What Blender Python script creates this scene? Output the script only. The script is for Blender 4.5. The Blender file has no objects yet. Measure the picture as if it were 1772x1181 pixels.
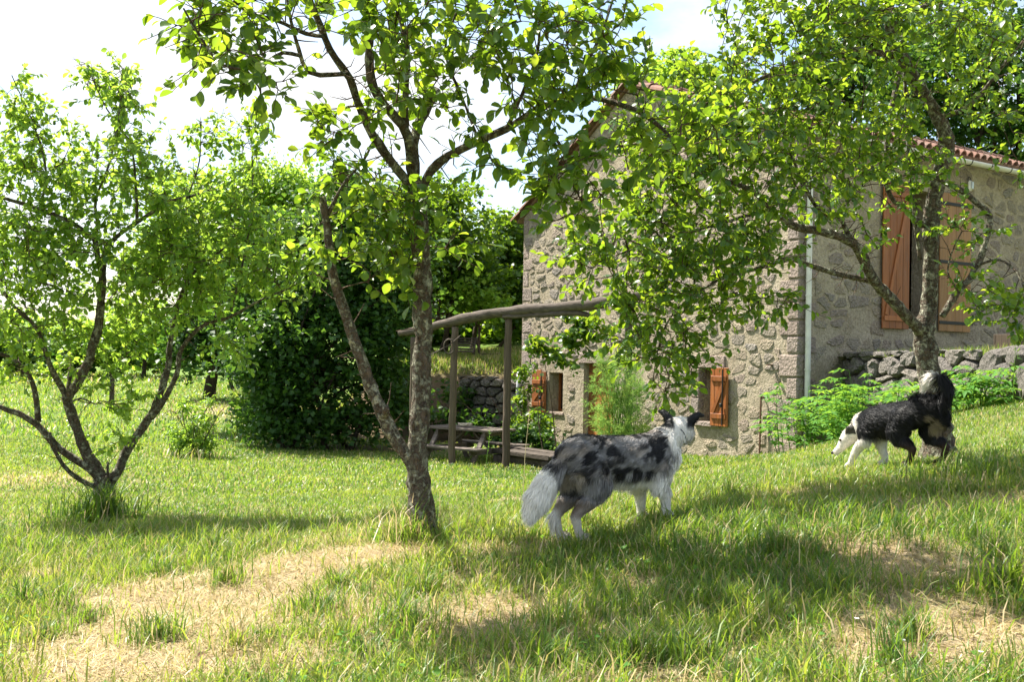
import bpy, bmesh, math, random
import numpy as np
from mathutils import Vector, Matrix, Euler

random.seed(7)
RNG = np.random.default_rng(11)
sc = bpy.context.scene
COL = sc.collection

# ------------------------------------------------------------------ camera
CAM = Vector((0, 0, 1.6))
FPX = 1723.0
cam_d = bpy.data.cameras.new('camera')
cam_d.sensor_width = 36.0
cam_d.lens = 36.0 * FPX / 1772.0
cam_d.clip_start = 0.05
cam_d.clip_end = 2000
cam = bpy.data.objects.new('camera', cam_d)
COL.objects.link(cam)
CM = Matrix.Rotation(math.radians(91.0), 3, 'X') @ Matrix.Rotation(math.radians(1.1), 3, 'Z')
cam.matrix_world = Matrix.Translation(CAM) @ CM.to_4x4()
sc.camera = cam

# ------------------------------------------------------------------ light
SUN_AZ = Vector((-0.82, 0.57)).normalized()
SUN_EL = math.radians(57)
w = bpy.data.worlds.new('World')
sc.world = w
w.use_nodes = True
wn = w.node_tree
wn.nodes.clear()
wo = wn.nodes.new('ShaderNodeOutputWorld')
bg = wn.nodes.new('ShaderNodeBackground')
bg.inputs['Strength'].default_value = 0.085
sky = wn.nodes.new('ShaderNodeTexSky')
sky.sky_type = 'NISHITA'
sky.sun_disc = False
sky.sun_elevation = SUN_EL
sky.sun_rotation = math.atan2(SUN_AZ.x, SUN_AZ.y)
sky.air_density = 1.2
sky.dust_density = 1.5
tc = wn.nodes.new('ShaderNodeTexCoord')
mp = wn.nodes.new('ShaderNodeMapping')
mp.inputs['Scale'].default_value = (1.5, 1.5, 3.4)
mp.inputs['Location'].default_value = (0.35, 0.2, 0.15)
nz = wn.nodes.new('ShaderNodeTexNoise')
nz.inputs['Scale'].default_value = 1.6
nz.inputs['Detail'].default_value = 7
nz.inputs['Roughness'].default_value = 0.55
rp = wn.nodes.new('ShaderNodeValToRGB')
rp.color_ramp.elements[0].position = 0.45
rp.color_ramp.elements[1].position = 0.58
mx = wn.nodes.new('ShaderNodeMix')
mx.data_type = 'RGBA'
mx.inputs['B'].default_value = (5.2, 5.3, 5.4, 1)
wn.links.new(tc.outputs['Generated'], mp.inputs['Vector'])
wn.links.new(mp.outputs['Vector'], nz.inputs['Vector'])
wn.links.new(nz.outputs['Fac'], rp.inputs['Fac'])
wn.links.new(rp.outputs['Color'], mx.inputs['Factor'])
wn.links.new(sky.outputs['Color'], mx.inputs['A'])
wn.links.new(mx.outputs['Result'], bg.inputs['Color'])
wn.links.new(bg.outputs['Background'], wo.inputs['Surface'])

sun_d = bpy.data.lights.new('sun', 'SUN')
sun_d.energy = 5.0
sun_d.angle = math.radians(0.55)
sun_d.color = (1.0, 0.94, 0.83)
sun = bpy.data.objects.new('sun', sun_d)
COL.objects.link(sun)
SUNV = Vector((SUN_AZ.x * math.cos(SUN_EL), SUN_AZ.y * math.cos(SUN_EL), math.sin(SUN_EL)))
sun.rotation_euler = SUNV.to_track_quat('Z', 'Y').to_euler()
sun.location = (0, 0, 30)

vs = sc.view_settings
vs.view_transform = 'Standard'
vs.look = 'None'
vs.exposure = 1.6
vs.gamma = 1.0
cy = sc.cycles
cy.max_bounces = 8
cy.diffuse_bounces = 3
cy.glossy_bounces = 2
cy.transmission_bounces = 5
cy.transparent_max_bounces = 6
cy.sample_clamp_indirect = 8
cy.caustics_reflective = False
cy.caustics_refractive = False

# ------------------------------------------------------------------ picture helpers (used only to choose world positions)
def ray(px, py):
    return CM @ Vector(((px - 886) / FPX, (590.5 - py) / FPX, -1.0))

def P(px, py, d):
    r = ray(px, py)
    return CAM + r * (d / r.y)

def PN(px, py, d):
    return np.array(P(px, py, d))

# ------------------------------------------------------------------ value noise
_perm = RNG.random((256, 256))
def vnoise(x, y):
    x = np.asarray(x, float); y = np.asarray(y, float)
    xi = np.floor(x).astype(int); yi = np.floor(y).astype(int)
    fx = x - xi; fy = y - yi
    fx = fx * fx * (3 - 2 * fx); fy = fy * fy * (3 - 2 * fy)
    g = lambda a, b: _perm[a % 256, b % 256]
    return (g(xi, yi) * (1 - fx) * (1 - fy) + g(xi + 1, yi) * fx * (1 - fy) + g(xi, yi + 1) * (1 - fx) * fy + g(xi + 1, yi + 1) * fx * fy)
def fbm(x, y, o=4):
    s = 0; a = 0.5; t = 0
    for k in range(o):
        s = s + a * vnoise(x * 2 ** k + 17.3 * k, y * 2 ** k + 5.1 * k); t += a; a *= 0.5
    return s / t
def sstep(a, b, x):
    t = np.clip((x - a) / (b - a), 0, 1)
    return t * t * (3 - 2 * t)

# ------------------------------------------------------------------ terrain
_gp = [(990, 942, 5.2), (1135, 908, 5.55), (738, 938, 5.7), (183, 897, 8.3), (875, 812, 17.0), (781, 806, 17.4),
       (713, 800, 17.8), (1385, 785, 16.5), (1240, 795, 17.6), (1470, 822, 7.6), (1600, 806, 7.9), (1625, 799, 8.2), (1772, 716, 9.5),
       (886, 1181, 3.2), (0, 1181, 3.4), (1772, 1181, 2.9), (0, 880, 9.2), (300, 735, 25), (365, 692, 34), (1700, 702, 12.6),
       (1420, 785, 14), (1250, 815, 12), (600, 830, 14), (500, 900, 8), (150, 640, 80), (1300, 838, 8)]
_ctrl = [tuple(P(*g)) for g in _gp]
_ctrl += [(-1, -4, 0.75), (5, -3, 1.0), (-6, 0, 0.35), (8, 6, 1.4), (9, 11, 1.5), (0.2, 24, -0.35), (-4, 24, -0.35), (-14, 12, 0.0), (-22, 30, -0.2), (-60, 90, 0.4),
          (-10, 150, 2.5), (60, 60, 4), (60, -20, 3), (-80, 0, -1.5), (-60, -60, -2), (40, -80, 2), (14, 20, 1.2), (14, 30, 2.0), (-150, 250, 6), (100, 250, 14), (-200, 60, 0)]
_C = np.array(_ctrl)
def _tps(r2):
    return 0.5 * r2 * np.log(r2 + 1e-9)
def _fit():
    n = len(_C)
    d2 = ((_C[:, None, :2] - _C[None, :, :2]) ** 2).sum(-1)
    K = _tps(d2) + np.eye(n) * 0.02
    Q = np.hstack([np.ones((n, 1)), _C[:, :2]])
    A = np.zeros((n + 3, n + 3)); A[:n, :n] = K; A[:n, n:] = Q; A[n:, :n] = Q.T
    return np.linalg.solve(A, np.concatenate([_C[:, 2], np.zeros(3)]))
_W = _fit()
def gz(x, y):
    x = np.atleast_1d(np.asarray(x, float)); y = np.atleast_1d(np.asarray(y, float))
    out = np.empty(x.shape)
    xf, yf = x.ravel(), y.ravel(); of = out.ravel()
    for s in range(0, len(xf), 20000):
        a, b = xf[s:s + 20000], yf[s:s + 20000]
        d2 = (a[:, None] - _C[None, :, 0]) ** 2 + (b[:, None] - _C[None, :, 1]) ** 2
        of[s:s + 20000] = _tps(d2) @ _W[:len(_C)] + _W[-3] + _W[-2] * a + _W[-1] * b
    z = of.reshape(x.shape)
    # steep bank behind the picnic table
    bk = sstep(23.6, 27.2, y) * sstep(-5.2, -3.2, x) * (1 - sstep(60, 90, y)) * 1.75
    z = z + bk
    # woodland slope behind the house
    z = z + sstep(27, 60, y) * sstep(-8, 12, x) * 5.0
    z = z + (fbm(x * 0.9, y * 0.9, 3) - 0.5) * 0.09 * sstep(0.5, 3, y)
    return z
def g1(x, y):
    return float(gz(x, y)[0])
def G(px, py):
    r = ray(px, py)
    t = 1.0
    for k in range(4000):
        p = CAM + r * t
        if p.z < g1(p.x, p.y):
            return p
        t *= 1.004
    return p

# ------------------------------------------------------------------ object helpers
def link(o, parent=None):
    COL.objects.link(o)
    if parent is not None:
        o.parent = parent
    return o
def empty(name, loc=(0, 0, 0), rz=0.0, parent=None):
    o = bpy.data.objects.new(name, None)
    o.empty_display_size = 0.2
    o.location = loc
    o.rotation_euler = (0, 0, rz)
    return link(o, parent)
def tag(o, label=None, cat=None, group=None, kind=None):
    if label: o['label'] = label
    if cat: o['category'] = cat
    if group: o['group'] = group
    if kind: o['kind'] = kind
    return o
def mesh(name, v, f, m, parent=None, smooth=False, rnd=None, attrs=None):
    me = bpy.data.meshes.new(name)
    me.from_pydata([tuple(a) for a in v], [], [tuple(a) for a in f])
    if m is not None:
        me.materials.append(m)
    if smooth:
        me.polygons.foreach_set('use_smooth', [True] * len(me.polygons))
    if rnd is not None:
        a = me.attributes.new('rnd', 'FLOAT', 'POINT')
        a.data.foreach_set('value', np.asarray(rnd, np.float32))
    for k, val in (attrs or {}).items():
        val = np.asarray(val, np.float32)
        if val.ndim == 1:
            a = me.attributes.new(k, 'FLOAT', 'POINT'); a.data.foreach_set('value', val)
        else:
            a = me.attributes.new(k, 'FLOAT_COLOR', 'POINT')
            a.data.foreach_set('color', np.hstack([val, np.ones((len(val), 1), np.float32)]).astype(np.float32).ravel())
    o = bpy.data.objects.new(name, me)
    return link(o, parent)
def bigmesh(name, V, loops, counts, m, parent=None, smooth=False, attrs=None):
    """fast mesh: V (n,3), loops flat vertex indices, counts loop totals per face"""
    me = bpy.data.meshes.new(name)
    V = np.asarray(V, np.float32); loops = np.asarray(loops, np.int32); counts = np.asarray(counts, np.int32)
    me.vertices.add(len(V)); me.vertices.foreach_set('co', V.ravel())
    me.loops.add(len(loops)); me.loops.foreach_set('vertex_index', loops)
    me.polygons.add(len(counts))
    st = np.zeros(len(counts), np.int32); st[1:] = np.cumsum(counts)[:-1]
    me.polygons.foreach_set('loop_start', st)
    me.polygons.foreach_set('loop_total', counts)
    if smooth:
        me.polygons.foreach_set('use_smooth', np.ones(len(counts), bool))
    for k, val in (attrs or {}).items():
        val = np.asarray(val, np.float32)
        if val.ndim == 1:
            a = me.attributes.new(k, 'FLOAT', 'POINT'); a.data.foreach_set('value', val)
        else:
            a = me.attributes.new(k, 'FLOAT_COLOR', 'POINT')
            a.data.foreach_set('color', np.hstack([val, np.ones((len(val), 1), np.float32)]).astype(np.float32).ravel())
    me.update(calc_edges=True)
    me.validate()
    if m is not None:
        me.materials.append(m)
    o = bpy.data.objects.new(name, me)
    return link(o, parent)

class MB:
    """collects verts / faces for one mesh"""
    def __init__(s):
        s.v = []; s.f = []; s.r = []
    def add(s, v, f, r=0.0):
        b = len(s.v)
        s.v += [tuple(a) for a in v]; s.f += [tuple(i + b for i in q) for q in f]; s.r += [r] * len(v)
        return s
    def box(s, c, size, rot=None, taper=0.0, bev=0.0, r=0.0, wob=0.0):
        hx, hy, hz = size[0] / 2, size[1] / 2, size[2] / 2
        b = min(bev, hx * .9, hy * .9, hz * .9)
        vs_ = []
        if b <= 0:
            vs_ = [Vector((x * hx, y * hy, z * hz)) for z in (-1, 1) for (x, y) in ((-1, -1), (1, -1), (1, 1), (-1, 1))]
            fs = [(3, 2, 1, 0), (4, 5, 6, 7), (0, 1, 5, 4), (1, 2, 6, 5), (2, 3, 7, 6), (3, 0, 4, 7)]
        else:
            bm = bmesh.new()
            bmesh.ops.create_cube(bm, size=1.0)
            for q in bm.verts: q.co = Vector((q.co.x * 2 * hx, q.co.y * 2 * hy, q.co.z * 2 * hz))
            bmesh.ops.bevel(bm, geom=bm.edges[:], offset=b, segments=1, affect='EDGES')
            bm.verts.index_update()
            vs_ = [q.co.copy() for q in bm.verts]; fs = [tuple(q.index for q in p.verts) for p in bm.faces]
            bm.free()
        if wob:
            for q in vs_:
                q += Vector((random.uniform(-1, 1), random.uniform(-1, 1), random.uniform(-1, 1))) * wob
        c = Vector(c)
        vs_ = [(rot @ q if rot is not None else q) + c for q in vs_]
        return s.add(vs_, fs, r)
    def bar(s, a, b, wd, th, up=(0, 0, 1), bev=0.0, r=0.0, wob=0.0):
        a, b = Vector(a), Vector(b)
        x = (b - a); L = x.length; x.normalize()
        up = Vector(up)
        if abs(x.dot(up)) > 0.98: up = Vector((1, 0, 0))
        y = up.cross(x).normalized(); z = x.cross(y)
        M = Matrix((x, y, z)).transposed()
        return s.box((a + b) / 2, (L, wd, th), M, bev=bev, r=r, wob=wob)
    def tube(s, pts, rad, sides=8, cap=True, r=0.0, rough=0.0):
        V, F = tube_arrays(pts, rad, sides, cap, rough)
        return s.add(V, F, r)
    def build(s, name, m, parent=None, smooth=False):
        return mesh(name, s.v, s.f, m, parent, smooth, rnd=s.r)

def tube_arrays(pts, rad, sides=8, cap=True, rough=0.0):
    pts = np.asarray(pts, float); n = len(pts)
    rad = np.full(n, rad, float) if np.isscalar(rad) else np.asarray(rad, float)
    tan = np.gradient(pts, axis=0)
    tan /= np.linalg.norm(tan, axis=1)[:, None] + 1e-9
    ref = np.array([1.0, 0, 0]) if abs(tan[0][0]) < 0.8 else np.array([0, 1.0, 0])
    u = np.cross(tan[0], ref); u /= np.linalg.norm(u)
    V = []
    ang = np.linspace(0, 2 * math.pi, sides, endpoint=False)
    for i in range(n):
        u = u - tan[i] * np.dot(u, tan[i]); u /= np.linalg.norm(u) + 1e-9
        v = np.cross(tan[i], u)
        rr = rad[i] * (1 + (np.random.default_rng(i * 7 + sides).random(sides) - .5) * rough)
        V.append(pts[i] + np.outer(np.cos(ang) * rr, u) + np.outer(np.sin(ang) * rr, v))
    V = np.vstack(V)
    F = []
    for i in range(n - 1):
        for k in range(sides):
            a = i * sides + k; b = i * sides + (k + 1) % sides
            F.append((a, b, b + sides, a + sides))
    if cap:
        F.append(tuple(range(sides))[::-1]); F.append(tuple((n - 1) * sides + k for k in range(sides)))
    return V, F

def smooth_poly(pts, rad, step):
    """Catmull-Rom resample of a polyline"""
    pts = np.asarray(pts, float); rad = np.asarray(rad, float)
    Pp = np.vstack([2 * pts[0] - pts[1], pts, 2 * pts[-1] - pts[-2]])
    out = []; ro = []
    for i in range(len(pts) - 1):
        p0, p1, p2, p3 = Pp[i:i + 4]
        n = max(2, int(np.linalg.norm(p2 - p1) / step))
        for k in range(n):
            t = k / n
            out.append(0.5 * ((2 * p1) + (-p0 + p2) * t + (2 * p0 - 5 * p1 + 4 * p2 - p3) * t * t + (-p0 + 3 * p1 - 3 * p2 + p3) * t ** 3))
            ro.append(rad[i] * (1 - t) + rad[i + 1] * t)
    out.append(pts[-1]); ro.append(rad[-1])
    return np.array(out), np.array(ro)

# ------------------------------------------------------------------ materials
def newmat(name):
    m = bpy.data.materials.new(name)
    m.use_nodes = True
    nt = m.node_tree
    b = nt.nodes['Principled BSDF']
    return m, nt, b
def N(nt, t, **kw):
    n = nt.nodes.new(t)
    for k, v_ in kw.items():
        if k in n.inputs: n.inputs[k].default_value = v_
        else: setattr(n, k, v_)
    return n
def ramp(nt, fac, stops):
    r = nt.nodes.new('ShaderNodeValToRGB')
    e = r.color_ramp.elements
    while len(e) < len(stops): e.new(0.5)
    for i, (p, c) in enumerate(stops):
        e[i].position = p
        e[i].color = (c[0], c[1], c[2], 1) if not np.isscalar(c) else (c, c, c, 1)
    nt.links.new(fac, r.inputs['Fac'])
    return r.outputs['Color']
def noise(nt, scale, detail=5, rough=0.6, vec=None, dist=0.0):
    n = N(nt, 'ShaderNodeTexNoise', Scale=scale, Detail=detail, Roughness=rough, Distortion=dist)
    if vec is not None: nt.links.new(vec, n.inputs['Vector'])
    return n.outputs['Fac']
def pos(nt, scale=(1, 1, 1), obj=False):
    if obj:
        o = N(nt, 'ShaderNodeTexCoord').outputs['Object']
    else:
        o = N(nt, 'ShaderNodeNewGeometry').outputs['Position']
    mpn = N(nt, 'ShaderNodeMapping'); mpn.inputs['Scale'].default_value = scale
    nt.links.new(o, mpn.inputs['Vector'])
    return mpn.outputs['Vector']
def rndval(nt):
    a = N(nt, 'ShaderNodeAttribute', attribute_name='rnd')
    o = N(nt, 'ShaderNodeObjectInfo')
    s = N(nt, 'ShaderNodeMath', operation='ADD')
    nt.links.new(a.outputs['Fac'], s.inputs[0]); nt.links.new(o.outputs['Random'], s.inputs[1])
    f = N(nt, 'ShaderNodeMath', operation='FRACT')
    nt.links.new(s.outputs[0], f.inputs[0])
    return f.outputs[0]
def mixc(nt, fac, a, b, blend='MIX'):
    m_ = N(nt, 'ShaderNodeMix', data_type='RGBA', blend_type=blend)
    for sock, val in (('Factor', fac), ('A', a), ('B', b)):
        if hasattr(val, 'is_linked') or hasattr(val, 'links'): nt.links.new(val, m_.inputs[sock] if sock == 'Factor' else [i for i in m_.inputs if i.name == sock and i.type == 'RGBA'][0])
        else:
            tgt = m_.inputs['Factor'] if sock == 'Factor' else [i for i in m_.inputs if i.name == sock and i.type == 'RGBA'][0]
            tgt.default_value = val if sock == 'Factor' else (val[0], val[1], val[2], 1)
    return [o for o in m_.outputs if o.type == 'RGBA'][0]
def bump(nt, b, h, strength=0.5, dist=0.02):
    n = N(nt, 'ShaderNodeBump', Strength=strength, Distance=dist)
    nt.links.new(h, n.inputs['Height'])
    nt.links.new(n.outputs['Normal'], b.inputs['Normal'])
    return n
def addm(nt, a, b, op='ADD', kb=None):
    s = N(nt, 'ShaderNodeMath', operation=op)
    nt.links.new(a, s.inputs[0])
    if hasattr(b, 'links'): nt.links.new(b, s.inputs[1])
    else: s.inputs[1].default_value = b
    return s.outputs[0]

def leafmat(name, cols, trans, tf=0.5, rough=0.38, spec=0.5):
    m, nt, b = newmat(name)
    r = rndval(nt)
    c = ramp(nt, r, [(i / (len(cols) - 1), k) for i, k in enumerate(cols)])
    nt.links.new(c, b.inputs['Base Color'])
    b.inputs['Roughness'].default_value = rough
    b.inputs['Specular IOR Level'].default_value = spec
    t = N(nt, 'ShaderNodeBsdfTranslucent')
    tcl = ramp(nt, r, [(i / (len(trans) - 1), k) for i, k in enumerate(trans)])
    nt.links.new(tcl, t.inputs['Color'])
    mixs = N(nt, 'ShaderNodeMixShader'); mixs.inputs[0].default_value = tf
    nt.links.new(b.outputs[0], mixs.inputs[1]); nt.links.new(t.outputs[0], mixs.inputs[2])
    nt.links.new(mixs.outputs[0], nt.nodes['Material Output'].inputs['Surface'])
    return m
M = {}
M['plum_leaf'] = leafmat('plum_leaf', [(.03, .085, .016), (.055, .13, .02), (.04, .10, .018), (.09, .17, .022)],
                         [(.13, .24, .012), (.40, .58, .03), (.20, .34, .015), (.54, .65, .04)], 0.48, 0.33, 0.5)  # dark and bright steps: leaf age, plus lit/unlit contrast put into the colour
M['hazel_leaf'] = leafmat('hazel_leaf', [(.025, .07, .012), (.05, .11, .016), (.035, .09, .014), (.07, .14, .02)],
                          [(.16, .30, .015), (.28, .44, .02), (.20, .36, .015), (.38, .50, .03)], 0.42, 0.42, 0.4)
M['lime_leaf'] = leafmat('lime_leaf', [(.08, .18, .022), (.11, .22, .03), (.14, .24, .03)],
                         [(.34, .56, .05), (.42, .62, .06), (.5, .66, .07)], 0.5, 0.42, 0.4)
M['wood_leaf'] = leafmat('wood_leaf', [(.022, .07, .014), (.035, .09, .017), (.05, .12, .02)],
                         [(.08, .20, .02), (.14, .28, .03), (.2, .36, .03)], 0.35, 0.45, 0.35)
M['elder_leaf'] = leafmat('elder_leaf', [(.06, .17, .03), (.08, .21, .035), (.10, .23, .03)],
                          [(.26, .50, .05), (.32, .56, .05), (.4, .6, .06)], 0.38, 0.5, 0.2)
M['fennel'] = leafmat('fennel', [(.10, .20, .05), (.13, .24, .06), (.2, .27, .06)],
                      [(.3, .5, .1), (.36, .54, .1), (.5, .56, .1)], 0.5, 0.6, 0.2)

def grassmat():
    m, nt, b = newmat('grass_blade')
    a = N(nt, 'ShaderNodeAttribute', attribute_name='tone')
    c = ramp(nt, a.outputs['Fac'], [(0, (.03, .08, .013)), (.35, (.08, .16, .022)), (.6, (.19, .25, .045)), (.8, (.38, .29, .12)), (1, (.70, .58, .36))])
    t_ = ramp(nt, a.outputs['Fac'], [(0, (.14, .28, .02)), (.35, (.30, .46, .03)), (.6, (.50, .56, .06)), (.8, (.45, .36, .14)), (1, (.6, .48, .26))])
    nt.links.new(c, b.inputs['Base Color'])
    b.inputs['Roughness'].default_value = 0.42
    b.inputs['Specular IOR Level'].default_value = 0.4
    t = N(nt, 'ShaderNodeBsdfTranslucent')
    nt.links.new(t_, t.inputs['Color'])
    mixs = N(nt, 'ShaderNodeMixShader'); mixs.inputs[0].default_value = 0.42
    nt.links.new(b.outputs[0], mixs.inputs[1]); nt.links.new(t.outputs[0], mixs.inputs[2])
    nt.links.new(mixs.outputs[0], nt.nodes['Material Output'].inputs['Surface'])
    return m
M['grass'] = grassmat()

def groundmat():
    m, nt, b = newmat('meadow_ground')
    a = N(nt, 'ShaderNodeAttribute', attribute_name='dry')
    p = pos(nt)
    n1 = noise(nt, 3.0, 6, .65, p); n2 = noise(nt, 60, 4, .7, p)
    green = ramp(nt, n1, [(.3, (.07, .13, .022)), (.55, (.12, .19, .035)), (.75, (.2, .23, .06))])
    straw = ramp(nt, n2, [(.25, (.18, .13, .075)), (.5, (.42, .33, .21)), (.75, (.68, .57, .40))])
    soil = ramp(nt, n2, [(.3, (.09, .065, .04)), (.7, (.2, .15, .09))])
    c = mixc(nt, a.outputs['Fac'], green, straw)
    a2 = N(nt, 'ShaderNodeAttribute', attribute_name='soil')
    c = mixc(nt, a2.outputs['Fac'], c, soil)
    nt.links.new(c, b.inputs['Base Color'])
    b.inputs['Roughness'].default_value = 0.9
    b.inputs['Specular IOR Level'].default_value = 0.1
    bump(nt, b, addm(nt, noise(nt, 90, 5, .7, p), noise(nt, 18, 4, .6, p)), 0.9, 0.03)
    return m
M['ground'] = groundmat()

def barkmat(name, dark, mid, lichen, amt=.5):
    m, nt, b = newmat(name)
    p = pos(nt, (1, 1, .55))
    p2 = pos(nt)
    n1 = noise(nt, 30, 8, .7, p, .4)
    c = ramp(nt, n1, [(.32, dark), (.5, mid), (.68, tuple(k * 1.6 for k in mid))])
    li = ramp(nt, noise(nt, 22, 6, .75, p2, .3), [(amt, 0.0), (amt + .1, 1.0)])
    licol = ramp(nt, noise(nt, 60, 3, .6, p2), [(.3, tuple(k * .7 for k in lichen)), (.7, lichen)])
    c = mixc(nt, li, c, licol)
    nt.links.new(c, b.inputs['Base Color'])
    b.inputs['Roughness'].default_value = 0.92
    b.inputs['Specular IOR Level'].default_value = 0.15
    v_ = N(nt, 'ShaderNodeTexVoronoi', Scale=55.0); nt.links.new(p, v_.inputs['Vector'])
    bump(nt, b, addm(nt, addm(nt, n1, v_.outputs['Distance']), li, 'ADD'), 1.0, 0.035)
    return m
M['bark'] = barkmat('plum_bark', (.035, .026, .02), (.13, .10, .075), (.50, .49, .37), .47)
M['twig'] = barkmat('plum_twig', (.05, .035, .025), (.12, .085, .06), (.22, .2, .14), .62)
M['dark_bark'] = barkmat('wood_bark', (.02, .016, .012), (.07, .055, .04), (.16, .15, .11), .66)

def stonemat(name, cols, mscale=1.0, bstr=1.0):
    m, nt, b = newmat(name)
    p = pos(nt)
    r = rndval(nt)
    base = ramp(nt, r, [(i / (len(cols) - 1), k) for i, k in enumerate(cols)])
    n1 = noise(nt, 14 * mscale, 8, .7, p)
    n2 = noise(nt, 70 * mscale, 5, .7, p)
    v = ramp(nt, n1, [(.25, .6), (.5, .97), (.75, 1.25)])
    c = mixc(nt, 1.0, base, v, 'MULTIPLY')
    nt.links.new(c, b.inputs['Base Color'])
    b.inputs['Roughness'].default_value = 0.88
    b.inputs['Specular IOR Level'].default_value = 0.25
    vo = N(nt, 'ShaderNodeTexVoronoi', Scale=26 * mscale); nt.links.new(p, vo.inputs['Vector'])
    h = addm(nt, addm(nt, n1, n2, 'ADD'), vo.outputs['Distance'], 'ADD')
    bump(nt, b, h, bstr, 0.05)
    return m
M['rubble'] = stonemat('rubble_stone', [(.38, .325, .255), (.43, .37, .285), (.34, .295, .245), (.46, .385, .28), (.39, .31, .255), (.35, .315, .275)])
M['quoin'] = stonemat('quoin_stone', [(.36, .28, .24), (.41, .33, .28), (.34, .28, .25)], .8)
M['dry_stone'] = stonemat('dry_stone', [(.16, .148, .135), (.24, .218, .192), (.19, .173, .157), (.28, .25, .218)], .8)
def mortarmat():
    m, nt, b = newmat('lime_render')
    p = pos(nt)
    n1 = noise(nt, 2.2, 6, .6, p); n2 = noise(nt, 22, 7, .7, p)
    c = ramp(nt, n1, [(.3, (.32, .265, .19)), (.5, (.43, .365, .27)), (.7, (.50, .43, .325))])
    v = ramp(nt, n2, [(.3, .6), (.55, 1.0), (.75, 1.25)])
    c = mixc(nt, 1.0, c, v, 'MULTIPLY')
    nt.links.new(c, b.inputs['Base Color'])
    b.inputs['Roughness'].default_value = 0.93
    b.inputs['Specular IOR Level'].default_value = 0.12
    bump(nt, b, addm(nt, n2, noise(nt, 9, 5, .65, p)), 1.0, 0.05)
    return m
M['mortar'] = mortarmat()
def woodmat(name, a, c_, stretch=(30, 30, 1.5), rough=.6, obj=False, bs=.4):
    m, nt, b = newmat(name)
    p = pos(nt, stretch, obj)
    n1 = noise(nt, 1.0, 6, .65, p, .6)
    r = rndval(nt)
    c = ramp(nt, n1, [(.28, a), (.72, c_)])
    v = ramp(nt, r, [(0, .75), (1, 1.2)])
    c = mixc(nt, 1.0, c, v, 'MULTIPLY')
    wear = ramp(nt, noise(nt, 5.0, 6, .7, pos(nt, (3, 3, .8))), [(.48, 0.0), (.85, .35)])
    c = mixc(nt, wear, c, tuple(.35 * k + .65 * (sum(c_) / 3) * .9 for k in c_))
    nt.links.new(c, b.inputs['Base Color'])
    b.inputs['Roughness'].default_value = rough
    b.inputs['Specular IOR Level'].default_value = 0.3
    bump(nt, b, n1, bs, 0.01)
    return m
M['shutter'] = woodmat('varnished_wood', (.19, .058, .016), (.38, .135, .04), (14, 14, 1.2), .5)
M['shutter_shade'] = M['shutter']
M['oak'] = woodmat('pale_wood', (.24, .115, .04), (.40, .21, .08), (14, 14, 1.2), .5)
M['old_wood'] = woodmat('weathered_wood', (.03, .023, .018), (.12, .095, .075), (9, 9, 30), .85, True, .9)
M['post_wood'] = woodmat('post_wood', (.045, .032, .024), (.13, .095, .065), (40, 40, 2.0), .85, False, .9)
M['table_wood'] = woodmat('table_wood', (.06, .045, .036), (.22, .18, .15), (2, 30, 30), .75, True, .6)
def plain(name, c, rough=.5, metal=0.0, ns=30, amt=.3, spec=.4):
    m, nt, b = newmat(name)
    p = pos(nt)
    v = ramp(nt, noise(nt, ns, 5, .6, p), [(.3, 1 - amt), (.7, 1 + amt * .6)])
    nt.links.new(mixc(nt, 1.0, c, v, 'MULTIPLY'), b.inputs['Base Color'])
    b.inputs['Roughness'].default_value = rough
    b.inputs['Metallic'].default_value = metal
    b.inputs['Specular IOR Level'].default_value = spec
    return m
M['pvc'] = plain('cream_plastic', (.62, .61, .56), .4, 0, 6, .15)
M['iron'] = plain('black_iron', (.03, .028, .027), .55, .4, 40)
M['rust'] = plain('rusty_iron', (.12, .06, .035), .8, .2, 60)
M['white'] = plain('white_plastic', (.75, .75, .74), .35, 0, 10, .1)
M['glass_pane'] = plain('window_glass', (.02, .024, .026), .08, 0, 3, .2, .6)
M['dark_room'] = plain('plaster_inside', (.12, .10, .08), .9, 0, 3)
def tilemat():
    m, nt, b = newmat('clay_tile')
    p = pos(nt)
    c = ramp(nt, rndval(nt), [(0, (.16, .078, .052)), (.4, (.22, .105, .07)), (.7, (.15, .085, .065)), (1, (.27, .165, .12))])
    v = ramp(nt, noise(nt, 12, 6, .7, p), [(.3, .5), (.6, 1.05), (.8, 1.3)])
    nt.links.new(mixc(nt, 1.0, c, v, 'MULTIPLY'), b.inputs['Base Color'])
    b.inputs['Roughness'].default_value = .85
    bump(nt, b, noise(nt, 40, 5, .6, p), .5, .01)
    return m
M['tile'] = tilemat()
M['plum'] = plain('green_plum', (.06, .13, .03), .45, 0, 20, .2)
M['straw_stem'] = plain('dry_stem', (.55, .46, .28), .8, 0, 30, .2, .2)
M['rope'] = plain('rope', (.55, .48, .36), .9, 0, 80, .3, .1)
M['cliff'] = stonemat('cliff_rock', [(.26, .22, .22), (.32, .27, .27)], .08, 1.0)
def hillmat():
    m, nt, b = newmat('wooded_hill')
    p = pos(nt)
    c = ramp(nt, noise(nt, .12, 8, .7, p), [(.3, (.03, .07, .03)), (.55, (.07, .13, .05)), (.75, (.14, .18, .07))])
    nt.links.new(c, b.inputs['Base Color']); b.inputs['Roughness'].default_value = 1
    b.inputs['Specular IOR Level'].default_value = 0
    return m
M['hill'] = hillmat()
def furmat():
    m, nt, b = newmat('dog_fur')
    a = N(nt, 'ShaderNodeAttribute', attribute_name='fur_colour')
    nt.links.new(a.outputs['Color'], b.inputs['Base Color'])
    b.inputs['Roughness'].default_value = 0.5
    b.inputs['Specular IOR Level'].default_value = 0.18
    return m
M['fur'] = furmat()

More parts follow.
